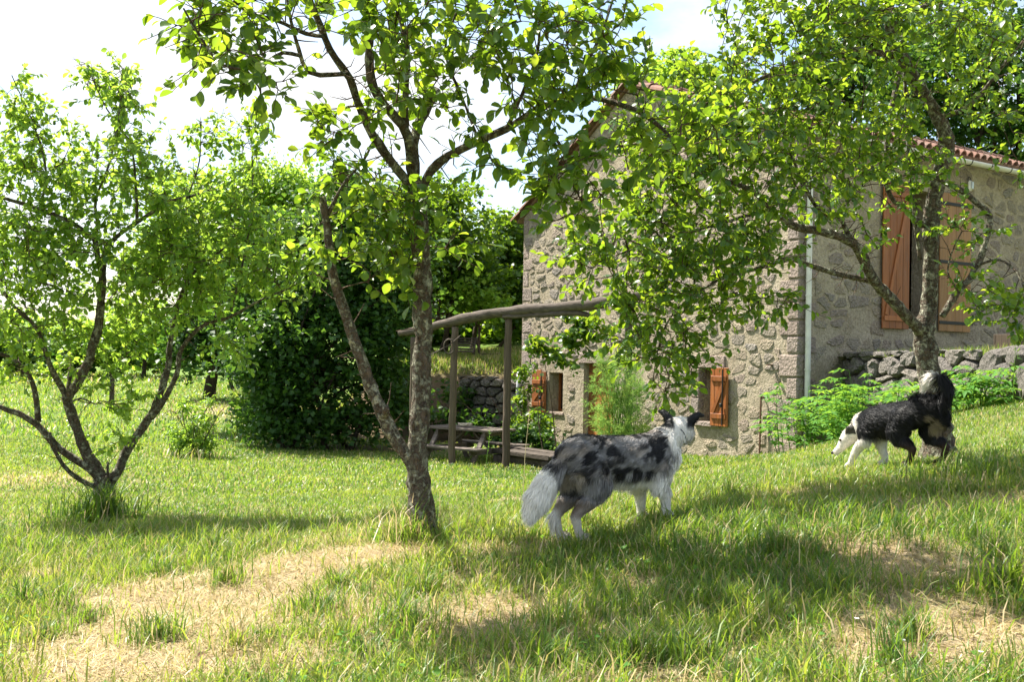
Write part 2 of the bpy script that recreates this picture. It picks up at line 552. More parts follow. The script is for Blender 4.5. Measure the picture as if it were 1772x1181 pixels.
# ================================================================== GROUND
DRY = []
for (px, py, r) in [(250, 1085, .42), (330, 1030, .40), (450, 1000, .34), (600, 965, .28), (210, 1150, .40), (300, 1130, .35), (420, 1060, .25), (1650, 985, .30), (1520, 1105, .2),
                    (1700, 1095, .28), (1560, 880, .3), (1370, 860, .2), (1740, 870, .25), (1000, 870, .2), (70, 1000, .15),
                    (650, 965, .22), (890, 865, .2), (1620, 1060, .2), (800, 1090, .12), (960, 1100, .12), (1100, 1010, .12), (1650, 840, .2), (430, 712, 2.2), (60, 830, 1.1), (1500, 960, .3)]:
    g_ = G(px, py)
    DRY.append((g_.x, g_.y, r))
def dryness(x, y):
    s = np.zeros(np.shape(x))
    for (a, b, r) in DRY:
        s = s + 1.05 * np.exp(-((x - a) ** 2 + (y - b) ** 2) / (r * r))
    n = fbm(x * 1.7 + 3, y * 1.7, 4)
    n2 = fbm(x * 6, y * 6 + 9, 3)
    s = s * (0.35 + 1.1 * n2) + 0.7 * sstep(.56, .76, n) * np.clip((12 - y) / 8, 0.12, 1)
    return np.clip(s, 0, 1)
def soilness(x, y):
    s = sstep(22.6, 23.6, y) * (1 - sstep(26.0, 26.8, y)) * sstep(-5.6, -4, x) * (x < 1)
    s = np.maximum(s, .75 * np.exp(-((x + 2.6) / 2.0) ** 2 - ((y - 21.0) / 1.8) ** 2))
    return s
def make_ground():
    xs = np.concatenate([-np.geomspace(400, 9.2, 26), np.arange(-9, 9, .14), np.geomspace(9.2, 400, 26)])
    ys = np.concatenate([-np.geomspace(200, 2, 12), np.arange(0, 12, .14), np.arange(12, 32, .3), np.geomspace(32, 700, 30)])
    X, Y = np.meshgrid(xs, ys)
    Z = gz(X, Y)
    dr = np.clip(dryness(X, Y) + .55 * (1 - sstep(5, 12, Y)) * sstep(.3, .6, fbm(X * 4, Y * 4 + 3, 3)), 0, 1).ravel(); so = soilness(X, Y).ravel()
    ny, nx = X.shape
    idx = np.arange(ny * nx).reshape(ny, nx)
    q = np.stack([idx[:-1, :-1], idx[:-1, 1:], idx[1:, 1:], idx[1:, :-1]], -1).reshape(-1)
    o = bigmesh('ground', np.stack([X, Y, Z], -1).reshape(-1, 3), q, np.full(len(q) // 4, 4), M['ground'], smooth=True, attrs={'dry': dr, 'soil': so})
    tag(o, kind='structure')
make_ground()

# ================================================================== HOUSE
A_H = math.atan2(.53, .848)
P1 = P(1378, 785, 16.5)
HZ = -0.35                       # foot of the walls, below the grass
HO = Vector((P1.x, P1.y, 0.0))
house = empty('stone_house', HO, A_H)
tag(house, 'old rubble stone house with clay tile roof and orange wooden shutters', 'house')
RH = Matrix.Rotation(A_H, 3, 'Z')
def hit_gable(px, py):
    r = RH.transposed() @ ray(px, py); o = RH.transposed() @ (CAM - HO)
    t = -o.x / r.x
    p = o + r * t
    return p.y, p.z
def hit_side(px, py):
    r = RH.transposed() @ ray(px, py); o = RH.transposed() @ (CAM - HO)
    t = -o.y / r.y
    p = o + r * t
    return p.x, p.z
GW = hit_gable(903, 600)[0]                       # gable width
Z_FAR = hit_gable(903, 378)[1]                    # far eave
_u, _z = hit_gable(1058, 192)
slope = (_z - Z_FAR) / (GW - _u)
_a, _b = hit_gable(1195, 182), hit_gable(1290, 204)
slope2 = max(.2, (_a[1] - _b[1]) / (_a[0] - _b[0]))
Z_NEAR = hit_side(1450, 232)[1]
U_R = (Z_FAR + slope * GW - Z_NEAR) / (slope2 + slope)
Z_RIDGE = Z_NEAR + slope2 * U_R
print('GABLE', GW, Z_FAR, Z_NEAR, Z_RIDGE, U_R, slope, slope2)
SL = 13.0                                          # house length along the side wall
def gable_top(u):
    return Z_NEAR + (Z_RIDGE - Z_NEAR) * u / U_R if u < U_R else Z_RIDGE + (Z_FAR - Z_RIDGE) * (u - U_R) / (GW - U_R)
def rect_g(x0, x1, y0, y1):
    xm, ym = (x0 + x1) / 2, (y0 + y1) / 2
    return hit_gable(x1, ym)[0], hit_gable(x0, ym)[0], hit_gable(xm, y1)[1], hit_gable(xm, y0)[1]   # u0,u1,z0,z1
def rect_s(x0, x1, y0, y1):
    xm, ym = (x0 + x1) / 2, (y0 + y1) / 2
    return hit_side(x0, ym)[0], hit_side(x1, ym)[0], hit_side(xm, y1)[1], hit_side(xm, y0)[1]
W_L = rect_g(950, 974, 645, 713)
W_R = rect_g(1211, 1240, 638, 730)
DOOR = rect_g(1009, 1062, 630, 800)
DOOR = (DOOR[0], DOOR[1], -0.25, DOOR[3])
LOFT = rect_s(1568, 1622, 330, 570)

def solid_house():
    bm = bmesh.new()
    def prism(prof, x0, x1):
        a = [bm.verts.new((x0, u, z)) for u, z in prof]; b = [bm.verts.new((x1, u, z)) for u, z in prof]
        n = len(prof)
        bm.faces.new(a); bm.faces.new(b[::-1])
        for i in range(n):
            bm.faces.new((a[i], b[i], b[(i + 1) % n], a[(i + 1) % n])[::-1])
    prism([(0, HZ), (GW, HZ), (GW, Z_FAR), (U_R, Z_RIDGE), (0, Z_NEAR)], 0, SL)
    bmesh.ops.recalc_face_normals(bm, faces=bm.faces[:])
    me = bpy.data.meshes.new('wall'); bm.to_mesh(me); bm.free()
    o = bpy.data.objects.new('wall', me); link(o)
    def cutter(x0, x1, y0, y1, z0, z1, prof=None):
        bmc = bmesh.new()
        if prof is None:
            bmesh.ops.create_cube(bmc, size=1.0)
            for q in bmc.verts:
                q.co = Vector(((x0 + x1) / 2 + q.co.x * (x1 - x0), (y0 + y1) / 2 + q.co.y * (y1 - y0), (z0 + z1) / 2 + q.co.z * (z1 - z0)))
        else:
            a = [bmc.verts.new((x0, u, z)) for u, z in prof]; b = [bmc.verts.new((x1, u, z)) for u, z in prof]
            n = len(prof); bmc.faces.new(a); bmc.faces.new(b[::-1])
            for i in range(n): bmc.faces.new((a[i], b[i], b[(i + 1) % n], a[(i + 1) % n])[::-1])
            bmesh.ops.recalc_face_normals(bmc, faces=bmc.faces[:])
        mc = bpy.data.meshes.new('cut'); bmc.to_mesh(mc); bmc.free()
        oc = bpy.data.objects.new('cut', mc); link(oc)
        md = o.modifiers.new('b', 'BOOLEAN'); md.operation = 'DIFFERENCE'; md.object = oc; md.solver = 'EXACT'
        return oc
    T = .55
    cs = [cutter(T, SL - T, 0, 0, 0, 0, [(T, -.1), (GW - T, -.1), (GW - T, Z_FAR - .45), (U_R, Z_RIDGE - .5), (T, Z_NEAR - .45)])]
    for R_ in (W_L, W_R, DOOR): cs.append(cutter(-.3, T + .1, R_[0], R_[1], R_[2], R_[3]))
    cs.append(cutter(LOFT[0], LOFT[1], -.3, T + .1, LOFT[2], LOFT[3]))
    dg = bpy.context.evaluated_depsgraph_get()
    me2 = bpy.data.meshes.new_from_object(o.evaluated_get(dg))
    bpy.data.objects.remove(o)
    for c in cs: bpy.data.objects.remove(c)
    me2.materials.clear(); me2.materials.append(M['mortar'])
    o2 = bpy.data.objects.new('wall', me2)
    return link(o2, house)
wall = solid_house()

# ---- rubble stones
def clip_poly(poly, nx, ny, d):
    out = []
    n = len(poly)
    for i in range(n):
        a = poly[i]; b = poly[(i + 1) % n]
        da = a[0] * nx + a[1] * ny - d; db = b[0] * nx + b[1] * ny - d
        if da <= 0: out.append(a)
        if (da < 0 < db) or (db < 0 < da):
            t = da / (da - db); out.append((a[0] + (b[0] - a[0]) * t, a[1] + (b[1] - a[1]) * t))
    return out
def cells(region, cw, ch, seed, jit=.85, rowshift=True):
    rg = np.random.default_rng(seed)
    xs = [p[0] for p in region]; ys = [p[1] for p in region]
    pts = []
    y = min(ys); k = 0
    while y < max(ys) + ch:
        x = min(xs) - cw * (k % 2) * .5
        while x < max(xs) + cw:
            pts.append((x + (rg.random() - .5) * cw * jit, y + (rg.random() - .5) * ch * jit)); x += cw * rg.uniform(.55, 1.45)
        y += ch * rg.uniform(.8, 1.2); k += 1
    pts = np.array(pts)
    res = []
    asp = cw / ch
    for i, p in enumerate(pts):
        d = (pts[:, 0] - p[0]) ** 2 + ((pts[:, 1] - p[1]) * asp) ** 2
        nb = np.argsort(d)[1:16]
        poly = list(region)
        for j in nb:
            q = pts[j]
            # bisector in stretched space
            a, b = np.array([p[0], p[1] * asp]), np.array([q[0], q[1] * asp])
            nrm = b - a; c_ = np.dot((a + b) / 2, nrm)
            poly = clip_poly(poly, nrm[0], nrm[1] * asp, c_)
            if len(poly) < 3: break
        if len(poly) >= 3:
            ar = 0.5 * abs(sum(poly[k][0] * poly[(k + 1) % len(poly)][1] - poly[(k + 1) % len(poly)][0] * poly[k][1] for k in range(len(poly))))
            if ar > .15 * cw * ch: res.append((poly, ar))
    return res
def stone_mesh(poly, gap, proud, rg, tilt=.3):
    c = np.mean(np.array(poly), axis=0)
    ring = []
    n = len(poly)
    for i in range(n):
        a = np.array(poly[i]); b = np.array(poly[(i + 1) % n])
        L = np.linalg.norm(b - a)
        if L < 1e-4: continue
        for t in ((.22, .78) if L > gap * 2.5 else (.5,)):
            ring.append(a + (b - a) * t)
    ring = np.array(ring)
    ctr = ring.mean(0)
    dv = ring - ctr; ln = np.linalg.norm(dv, axis=1)[:, None]
    sh = gap * (0.5 + rg.random((len(ring), 1)) * 1.1)
    ring = ctr + dv * np.clip((ln - sh) / ln, .3, 1)
    k = len(ring)
    tl = (rg.random(2) - .5) * tilt * proud / max(.05, float(ln.max()))
    top = ctr + (ring - ctr) * (.74 + .14 * rg.random((k, 1)))
    V = []
    for r in ring: V.append((r[0], r[1], -.015))
    for r in ring: V.append((r[0] * .97 + ctr[0] * .03, r[1] * .97 + ctr[1] * .03, proud * (.35 + .3 * rg.random())))
    for r in top: V.append((r[0], r[1], proud * (.75 + .5 * rg.random()) + float(np.dot(r - ctr, tl))))
    V.append((ctr[0], ctr[1], proud * (.9 + .4 * rg.random())))
    F = [(i, (i + 1) % k, k + (i + 1) % k, k + i) for i in range(k)]
    F += [(k + i, k + (i + 1) % k, 2 * k + (i + 1) % k, 2 * k + i) for i in range(k)]
    F += [(2 * k + i, 2 * k + (i + 1) % k, 3 * k) for i in range(k)]
    return np.array(V), F
def stones(region, cw, ch, seed, frame, parent, m, holes, single, gap=.02, proud=(.015, .045), skip=0.0, name='stone', rag=None):
    rg = np.random.default_rng(seed + 1)
    cl = cells(region, cw, ch, seed)
    keep = []
    for poly, ar in cl:
        xs = [p[0] for p in poly]; ys = [p[1] for p in poly]
        if any(max(xs) > h[0] and min(xs) < h[1] and max(ys) > h[2] and min(ys) < h[3] for h in holes): continue
        if rg.random() < skip: continue
        if rag is not None and max(ys) > rag and rg.random() < .18: continue
        keep.append((ar, poly))
    keep.sort(key=lambda k: -k[0])
    rest = MB()
    for i, (ar, poly) in enumerate(keep):
        V, F = stone_mesh(poly, gap, rg.uniform(*proud), rg)
        W_ = [frame(*q) for q in V]
        if i < single: mesh(name, W_, F, m, parent, smooth=False)
        else: rest.add(W_, F, rg.random())
    if rest.v:
        tag(rest.build('small_stones', m, parent), kind='stuff')
fr_g = lambda a, b, h: (-h, a, b)
fr_s = lambda a, b, h: (a, -h, b)
def grow(r, a=.05): return (r[0] - a, r[1] + a, r[2] - a, r[3] + a)
SH_R = rect_g(1233, 1263, 638, 730)
SH_L = rect_g(925, 950, 645, 713)
QW = .34
greg = [(QW, -.3), (GW - .28, -.3), (GW - .28, Z_FAR - .05), (U_R, Z_RIDGE - .12), (QW, Z_NEAR + (Z_RIDGE - Z_NEAR) * QW / U_R - .12)]
lint = []
stones(greg, .31, .215, 3, fr_g, wall, M['rubble'], [grow(W_L, .1), grow(W_R, .16), grow(DOOR, .1)], 190, .034, (.004, .024), .22)
SIDE_L = LOFT[0] - .62
stones([(.36, -.3), (SL - .3, -.3), (SL - .3, Z_NEAR - .12), (.36, Z_NEAR - .12)], .34, .23, 5, fr_s, wall, M['rubble'], [grow(LOFT, .12)], 110, .036, (.004, .022), .25)
# quoins on the near corner and on the far corner
rg = np.random.default_rng(2)
def quoin_stack(u_near, ztop, far=False):
    z = -.3; k = 0
    while z < ztop - .2:
        h = rg.uniform(.26, .44)
        h = min(h, ztop - z)
        a, b = (.40, .26) if k % 2 else (.24, .42)
        mb = MB()
        if not far:
            mb.box((b / 2 - .02, a / 2 - .02, z + h / 2), (b + .02, a + .02, h - .022), bev=.022, wob=.008)
        else:
            mb.box((.12 - .008, u_near - a / 2 + .004, z + h / 2), (.24, a, h - .03), bev=.02, wob=.01)
        mb.build('quoin', M['quoin'], wall)
        z += h; k += 1
quoin_stack(0, Z_NEAR - .05)
quoin_stack(GW, Z_FAR - .05, True)
# lintels, jambs and sills
def lintel(R_, ov, h, nm, m=None, d=.03, zoff=0.0):
    mb = MB(); mb.box((.12 - d, (R_[0] + R_[1]) / 2, R_[3] + h / 2 + zoff), (.24, R_[1] - R_[0] + 2 * ov, h), bev=.02, wob=.006)
    return mb.build(nm, m or M['quoin'], wall)
lintel(W_R, .22, .24, 'lintel'); lintel(DOOR, .2, .24, 'lintel')
for (a, b) in ((W_R[1], .22),):
    z = W_R[2]
    for h in (.42, W_R[3] - W_R[2] - .42):
        mb = MB(); mb.box((.10 - .02, a + b / 2, z + h / 2), (.22, b, h - .012), bev=.015, wob=.005); mb.build('jamb_stone', M['quoin'], wall); z += h
mb = MB(); mb.box((.14 - .05, (W_R[0] + W_R[1]) / 2, W_R[2] - .05), (.30, W_R[1] - W_R[0] + .24, .09), bev=.012, wob=.004); mb.build('sill', M['quoin'], wall)
mb = MB(); mb.box((.14 - .03, (W_L[0] + W_L[1]) / 2, W_L[2] - .04), (.28, W_L[1] - W_L[0] + .1, .07), bev=.012, wob=.004); mb.build('sill', M['quoin'], wall)

# ---- windows and shutters
def window(R_, parent):
    w0 = MB(); t = .05
    u0, u1, z0, z1 = R_
    X = .30
    w0.box((X, u0 + t / 2, (z0 + z1) / 2), (.07, t, z1 - z0)); w0.box((X, u1 - t / 2, (z0 + z1) / 2), (.07, t, z1 - z0))
    w0.box((X, (u0 + u1) / 2, z0 + t / 2), (.066, u1 - u0 - 2 * t, t)); w0.box((X, (u0 + u1) / 2, z1 - t / 2), (.066, u1 - u0 - 2 * t, t))
    f = w0.build('window', M['shutter'], parent)
    g = MB(); g.box((X + .01, (u0 + u1) / 2, (z0 + z1) / 2), (.012, u1 - u0 - 2 * t, z1 - z0 - 2 * t)); g.build('pane', M['glass_pane'], f)
    return f
window(W_L, house); window(W_R, house)
def shutter(name, origin, ux, uz, un, wd, ht, nplank, m, brace=True, iron=True, arch=0.0, straps=False):
    """planked leaf; ux across, uz up, un out of the wall"""
    ux, uz, un = Vector(ux), Vector(uz), Vector(un); o0 = Vector(origin)
    leaf = None
    pw = wd / nplank
    R3 = Matrix((ux, un, uz)).transposed()
    leaf = MB()
    frame_pts = lambda a, b, c: o0 + ux * a + uz * b + un * c
    root = None
    for i in range(nplank):
        mb = MB()
        hh = ht + (arch * math.sin(math.pi * (i + .5) / nplank))
        mb.box(frame_pts(pw * (i + .5), hh / 2, .014), (pw - .006, .026, hh), R3, bev=.004)
        if root is None: root = mb.build(name, m, house)
        else: mb.build('plank', m, root)
    if brace:
        for zz in (.18, ht - .2):
            mb = MB(); mb.box(frame_pts(wd / 2, zz, .04), (wd - .06, .026, .09), R3, bev=.004); mb.build('batten', m, root)
        mb = MB(); a = frame_pts(.08, .24, .04); b = frame_pts(wd - .08, ht - .26, .04)
        mb.bar(a, b, .075, .024, up=un, bev=.004); mb.build('brace', m, root)
    if iron:
        mb = MB(); mb.box(frame_pts(wd * .72, ht * .36, .07), (.05, .04, .07), R3, bev=.008)
        mb.bar(frame_pts(wd * .78, .02, .062), frame_pts(wd * .78, ht - .03, .062), .018, .018, up=un); mb.build('bolt', M['iron'], root)
    if straps:
        for zz in (.16, ht / 2, ht - .2):
            mb = MB(); mb.box(frame_pts(wd / 2 + .03, zz, .034), (wd + .06, .012, .06), R3, bev=.003); mb.build('strap_hinge', M['iron'], root)
    return root
# gable: leaf laid back against the wall on the right of the right window (u decreases to the right)
s = shutter('shutter', (-.05, SH_R[1] - .02, W_R[2] - .06), (0, -1, 0), (0, 0, 1), (-1, 0, 0), SH_R[1] - SH_R[0], W_R[3] - W_R[2] + .08, 4, M['shutter'])
s = shutter('shutter', (-.05, SH_L[1], W_L[2] - .03), (0, -1, 0), (0, 0, 1), (-1, 0, 0), SH_L[1] - SH_L[0] - .03, W_L[3] - W_L[2], 3, M['shutter'], arch=.08)
# door
d = MB()
nd = 6; dw = (DOOR[1] - DOOR[0]) / nd
door = None
for i in range(nd):
    mb = MB(); mb.box((.16, DOOR[0] + dw * (i + .5), (DOOR[2] + DOOR[3]) / 2), (.04, dw - .006, DOOR[3] - DOOR[2]), bev=.004)
    if door is None: door = mb.build('door', M['shutter'], house)
    else: mb.build('plank', M['shutter'], door)
for zz in (DOOR[2] + .25, (DOOR[2] + DOOR[3]) / 2, DOOR[3] - .25):
    mb = MB(); mb.box((.13, (DOOR[0] + DOOR[1]) / 2, zz), (.03, DOOR[1] - DOOR[0] - .08, .11), bev=.004); mb.build('batten', M['shutter'], door)
mb = MB(); mb.box((.125, DOOR[1] - .12, 1.0), (.03, .05, .16), bev=.006); mb.build('handle', M['iron'], door)
# loft doors on the side wall
LL = rect_s(1522, 1568, 325, 566); LR = rect_s(1620, 1674, 335, 578)
shutter('loft_shutter', (LL[0], -.05, LOFT[2] - .02), (1, 0, 0), (0, 0, 1), (0, -1, 0), LL[1] - LL[0], LOFT[3] - LOFT[2] + .06, 4, M['shutter'], brace=True, iron=False)
shutter('loft_shutter', (LR[0], -.05, LOFT[2] - .02), (1, 0, 0), (0, 0, 1), (0, -1, 0), LR[1] - LR[0], LOFT[3] - LOFT[2] + .04, 4, M['oak'], brace=False, iron=False, straps=True)
# iron bar on the gable
ub, zb = hit_gable(1322, 686); ub2, zb2 = hit_gable(1319, 800)
mb = MB(); mb.tube([(-.07, ub, zb), (-.07, ub2, zb2)], .016, 6); mb.tube([(.0, ub, zb - .02), (-.07, ub, zb - .02)], .014, 6); mb.build('iron_bar', M['rust'], house)
un_, zn_ = hit_gable(1337, 632)
mb = MB(); mb.box((-.07, un_, zn_), (.12, .05, .02)); mb.build('bracket', M['rust'], house)

# ---- roof
OV = .14
def roof():
    mb = MB()
    def slab(u0, z0, u1, z1, x0, x1, th):
        v = [(x0, u0, z0), (x1, u0, z0), (x1, u1, z1), (x0, u1, z1)]
        v += [(a, b, c + th) for a, b, c in v]
        mb.add(v, [(3, 2, 1, 0), (4, 5, 6, 7), (0, 1, 5, 4), (1, 2, 6, 5), (2, 3, 7, 6), (3, 0, 4, 7)])
    sl = (Z_RIDGE - Z_NEAR) / U_R
    sf = (Z_RIDGE - Z_FAR) / (GW - U_R)
    slab(-.28, Z_NEAR - .28 * sl + .03, U_R, Z_RIDGE + .03, -.05, SL + .05, .05)
    slab(U_R, Z_RIDGE + .03, GW + .25, Z_FAR - .25 * sf + .03, -.05, SL + .05, .05)
    r = mb.build('roof', M['tile'], house)
    def half_tile(a, b, rad, up, th=.016, flip=False, n=7):
        a, b, up = Vector(a), Vector(b), Vector(up).normalized()
        x = (b - a).normalized(); s = up.cross(x).normalized(); up = x.cross(s)
        V = []; F = []
        for (c, rr) in ((a, rad), (b, rad * .82)):
            for k in range(n):
                t = math.pi * k / (n - 1)
                dirv = s * math.cos(t) + up * math.sin(t) * (-1 if flip else 1)
                V.append(c + dirv * rr)
            for k in range(n):
                t = math.pi * k / (n - 1)
                dirv = s * math.cos(t) + up * math.sin(t) * (-1 if flip else 1)
                V.append(c + dirv * (rr - th))
        for k in range(n - 1):
            F += [(k, k + 1, 2 * n + k + 1, 2 * n + k), (n + k, 3 * n + k, 3 * n + k + 1, n + k + 1), (k, n + k, n + k + 1, k + 1), (2 * n + k, 2 * n + k + 1, 3 * n + k + 1, 3 * n + k)]
        F += [(0, 2 * n, 3 * n, n), (n - 1, 2 * n - 1, 4 * n - 1, 3 * n - 1)]
        return V, F
    nrm = Vector((0, -sl, 1)); nrf = Vector((0, sf, 1))
    # eave tiles over the side wall
    x = .02; pitch = .205
    k = 0
    while x < SL:
        off = .085
        V, F = half_tile((x, -.36, Z_NEAR - .36 * sl + off), (x, .1, Z_NEAR + .1 * sl + off), .088, nrm)
        mesh('tile', V, F, M['tile'], r)
        x += pitch; k += 1
    # covering above the eave row
    cv = MB()
    for (ua, za, ub, zb, nn) in ((.06, Z_NEAR + .06 * sl + .10, U_R, Z_RIDGE + .1, nrm), (GW + .26, Z_FAR - .26 * sf + .09, U_R, Z_RIDGE + .1, nrf)):
        x = .02
        while x < SL:
            V, F = half_tile((x, ua, za), (x, ub, zb), .088, nn, n=5)
            cv.add(V, F, random.random()); x += pitch
    tag(cv.build('tile_rows', M['tile'], r), kind='stuff')
    # verge tiles along the gable
    def verge(ua, za, ub, zb, nn):
        L = math.hypot(ub - ua, zb - za); n = int(L / .42)
        for i in range(n):
            t0, t1 = i / n, (i + 1.12) / n
            a = Vector((-.10, ua + (ub - ua) * t0, za + (zb - za) * t0 + .09)); b = Vector((-.10, ua + (ub - ua) * t1, za + (zb - za) * t1 + .07))
            V, F = half_tile(a, b, .105, nn)
            mesh('verge_tile', V, F, M['tile'], r)
    verge(-.34, Z_NEAR - .34 * sl, U_R, Z_RIDGE, nrm)
    verge(GW + .3, Z_FAR - .3 * sf, U_R, Z_RIDGE, nrf)
    # gutter
    g = MB(); n = 9; rad = .075
    V = []; F = []
    yc, zc = -.40, Z_NEAR - .36 * sl - .005
    for ix, xx in enumerate((-.05, SL)):
        dz = -.03 * ix
        for rr in (rad, rad - .006):
            for k in range(n):
                t = math.pi * k / (n - 1)
                V.append((xx, yc - math.cos(t) * rr, zc - math.sin(t) * rr + dz))
    for k in range(n - 1):
        F += [(k, k + 1, 2 * n + k + 1, 2 * n + k), (n + k, 3 * n + k, 3 * n + k + 1, n + k + 1), (k, n + k, n + k + 1, k + 1)]
    F += [(0, 2 * n, 3 * n, n), (n - 1, 2 * n - 1, 4 * n - 1, 3 * n - 1)]
    gut = mesh('gutter', V, F, M['pvc'], house, smooth=True)
    x = .3
    while x < SL:
        mb = MB(); pts = [(x, yc - math.cos(t) * .081, zc - math.sin(t) * .081 - .03 * x / SL) for t in np.linspace(0, math.pi, 9)]
        mb.tube(pts, .009, 5); mb.bar((x, yc + .07, zc), (x, -.02, zc + .04), .02, .008); mb.build('bracket', M['iron'], gut)
        x += .62
    # downpipe
    xd = hit_side(1390, 600)[0]
    mb = MB()
    mb.tube([(xd, yc, zc - .06), (xd, yc, zc - .16), (xd, -.10, zc - .42), (xd, -.10, zc - .55), (xd, -.10, 1.0), (xd, -.10, -.2)], .048, 12)
    dp = mb.build('downpipe', M['pvc'], house, smooth=True)
    for zz in (zc - .5, zc - 1.6, hit_side(1390, 512)[1], hit_side(1390, 640)[1]):
        mb = MB(); mb.tube([(xd, -.10, zz - .012), (xd, -.10, zz + .012)], .056, 12); mb.bar((xd, -.06, zz), (xd, 0, zz), .02, .02); mb.build('pipe_clip', M['pvc'], dp)
    # chimney-less ridge
    rd = MB()
    x = 0
    while x < SL:
        V, F = half_tile((x, U_R, Z_RIDGE + .13), (x + .46, U_R, Z_RIDGE + .11), .12, (0, 0, 1)); mesh('ridge_tile', V, F, M['tile'], r); x += .4
roof()
# wall lamp
ul, zl = hit_side(1674, 322)
mb = MB(); mb.box((ul, -.06, zl), (.11, .08, .2), bev=.035); lamp = mb.build('wall_lamp', M['white'], house)
mb = MB(); mb.box((ul, -.108, zl), (.07, .02, .14), bev=.008); mb.build('lamp_glass', plain('lamp_glass', (.5, .55, .6), .15), lamp)
mb = MB(); mb.tube([(ul + math.cos(t) * .045, -.04, zl + .1 + math.sin(t) * .07) for t in np.linspace(0, math.pi, 8)], .008, 5); mb.build('hook', M['iron'], lamp)

# ================================================================== RIGHT TERRACE AND DRY STONE WALL
TZ = P(1600, 612, 15.0).z
wa = Vector((P(1462, 640, 17.05).x, 17.05)); wb_ = Vector((P(1700, 640, 12.6).x, 12.6)); wc = Vector((P(1800, 640, 10.6).x, 10.6)); wd_ = Vector((8.2, 8.0))
def terrace():
    def on_side(x):
        p = HO + RH @ Vector((x, .05, 0)); return Vector((p.x, p.y))
    loop = [wa, wb_, wc, wd_, Vector((16, 8)), on_side(SL + 4), on_side(1.0)]
    # fine fan of the loop
    bm = bmesh.new()
    vs_ = [bm.verts.new((p.x, p.y, TZ - .04)) for p in loop]
    bm.faces.new(vs_)
    bmesh.ops.triangulate(bm, faces=bm.faces[:])
    bmesh.ops.subdivide_edges(bm, edges=bm.edges[:], cuts=6, use_grid_fill=True)
    for q in bm.verts:
        q.co.z += (float(fbm(q.co.x * 1.5, q.co.y * 1.5)) - .5) * .15
    bmesh.ops.recalc_face_normals(bm, faces=bm.faces[:])
    me = bpy.data.meshes.new('terrace'); bm.to_mesh(me); bm.free()
    me.materials.append(M['ground'])
    a = me.attributes.new('dry', 'FLOAT', 'POINT'); a.data.foreach_set('value', np.full(len(me.vertices), .3, np.float32))
    o = link(bpy.data.objects.new('terrace', me)); tag(o, kind='structure')
terrace()
def dry_wall(name, a, b, z0a, z0b, z1, cw, ch, seed, single, label, facing, thick=.4, proud=(.05, .13), root=None, th2=0.0):
    a, b = Vector((a.x, a.y)), Vector((b.x, b.y))
    L = (b - a).length; ux = (b - a) / L
    nrm = Vector((ux.y, -ux.x))
    if nrm.dot(Vector(facing)) < 0: nrm = -nrm
    if root is None:
        root = empty(name, (a.x, a.y, 0)); tag(root, label, 'wall')
    off = Vector((root.location.x, root.location.y))
    def frame(s, z, h):
        p = a + ux * s + nrm * h - off
        return (p.x, p.y, z)
    core = MB()
    v = [frame(0, z0a - .4, -.03), frame(L, z0b - .4, -.03), frame(L, z1 - .05, -.03), frame(0, z1 - .05, -.03), frame(0, z0a - .4, -thick), frame(L, z0b - .4, -thick), frame(L, z1 - .05, -thick), frame(0, z1 - .05, -thick)]
    core.add(v, [(0, 1, 2, 3), (7, 6, 5, 4), (0, 4, 5, 1), (1, 5, 6, 2), (2, 6, 7, 3), (3, 7, 4, 0)])
    core.build('core', M['dry_core'], root)
    stones([(0, z0a - .2), (L, z0b - .2), (L, z1 + .05 + th2), (0, z1 + .03)], cw, ch, seed, frame, root, M['dry_stone'], [], single, .018, proud, rag=z1 + .02)
    return root
M['dry_core'] = plain('wall_earth', (.05, .04, .03), .95, 0, 10)
r_ = dry_wall('dry_stone_wall', wa, wb_, .45, g1(wb_.x, wb_.y), TZ, .48, .27, 21, 90, 'low dry stone retaining wall of rough grey blocks beneath the loft door', (-1, -1))
dry_wall('dry_stone_wall', wb_, wc, g1(wb_.x, wb_.y), g1(wc.x, wc.y), TZ, .62, .42, 23, 30, '', (-1, -1), root=r_, th2=.05)
dry_wall('dry_stone_wall', wc, wd_, g1(wc.x, wc.y), g1(wd_.x, wd_.y), TZ + .05, .62, .42, 24, 30, '', (-1, -1), root=r_)
# wooden trough on the terrace
c_ = P(1764, 588, 14.2)
tr = empty('wooden_trough', (c_.x, c_.y, TZ), A_H)
tag(tr, 'dark red brown wooden trough standing on the terrace below the wall lamp', 'trough')
for (cx, cy_, sx, sy) in ((0, -.16, .7, .03), (0, .16, .7, .03), (-.335, 0, .03, .29), (.335, 0, .03, .29)):
    mb = MB(); mb.box((cx, cy_, .14), (sx, sy, .28), bev=.005); mb.build('board', M['post_wood'], tr)
mb = MB(); mb.box((0, 0, .02), (.63, .28, .03)); mb.build('base', M['old_wood'], tr)

# left dry wall by the far corner of the house
la = P(795, 700, 24.6); lb = P(912, 700, 23.6)
dry_wall('dry_stone_wall', la, lb, g1(la.x, 23.2), g1(lb.x, 23.2), P(870, 655, 24).z, .3, .22, 31, 60, 'shaded mossy dry stone wall holding the bank behind the picnic table', (0, -1), thick=1.2)

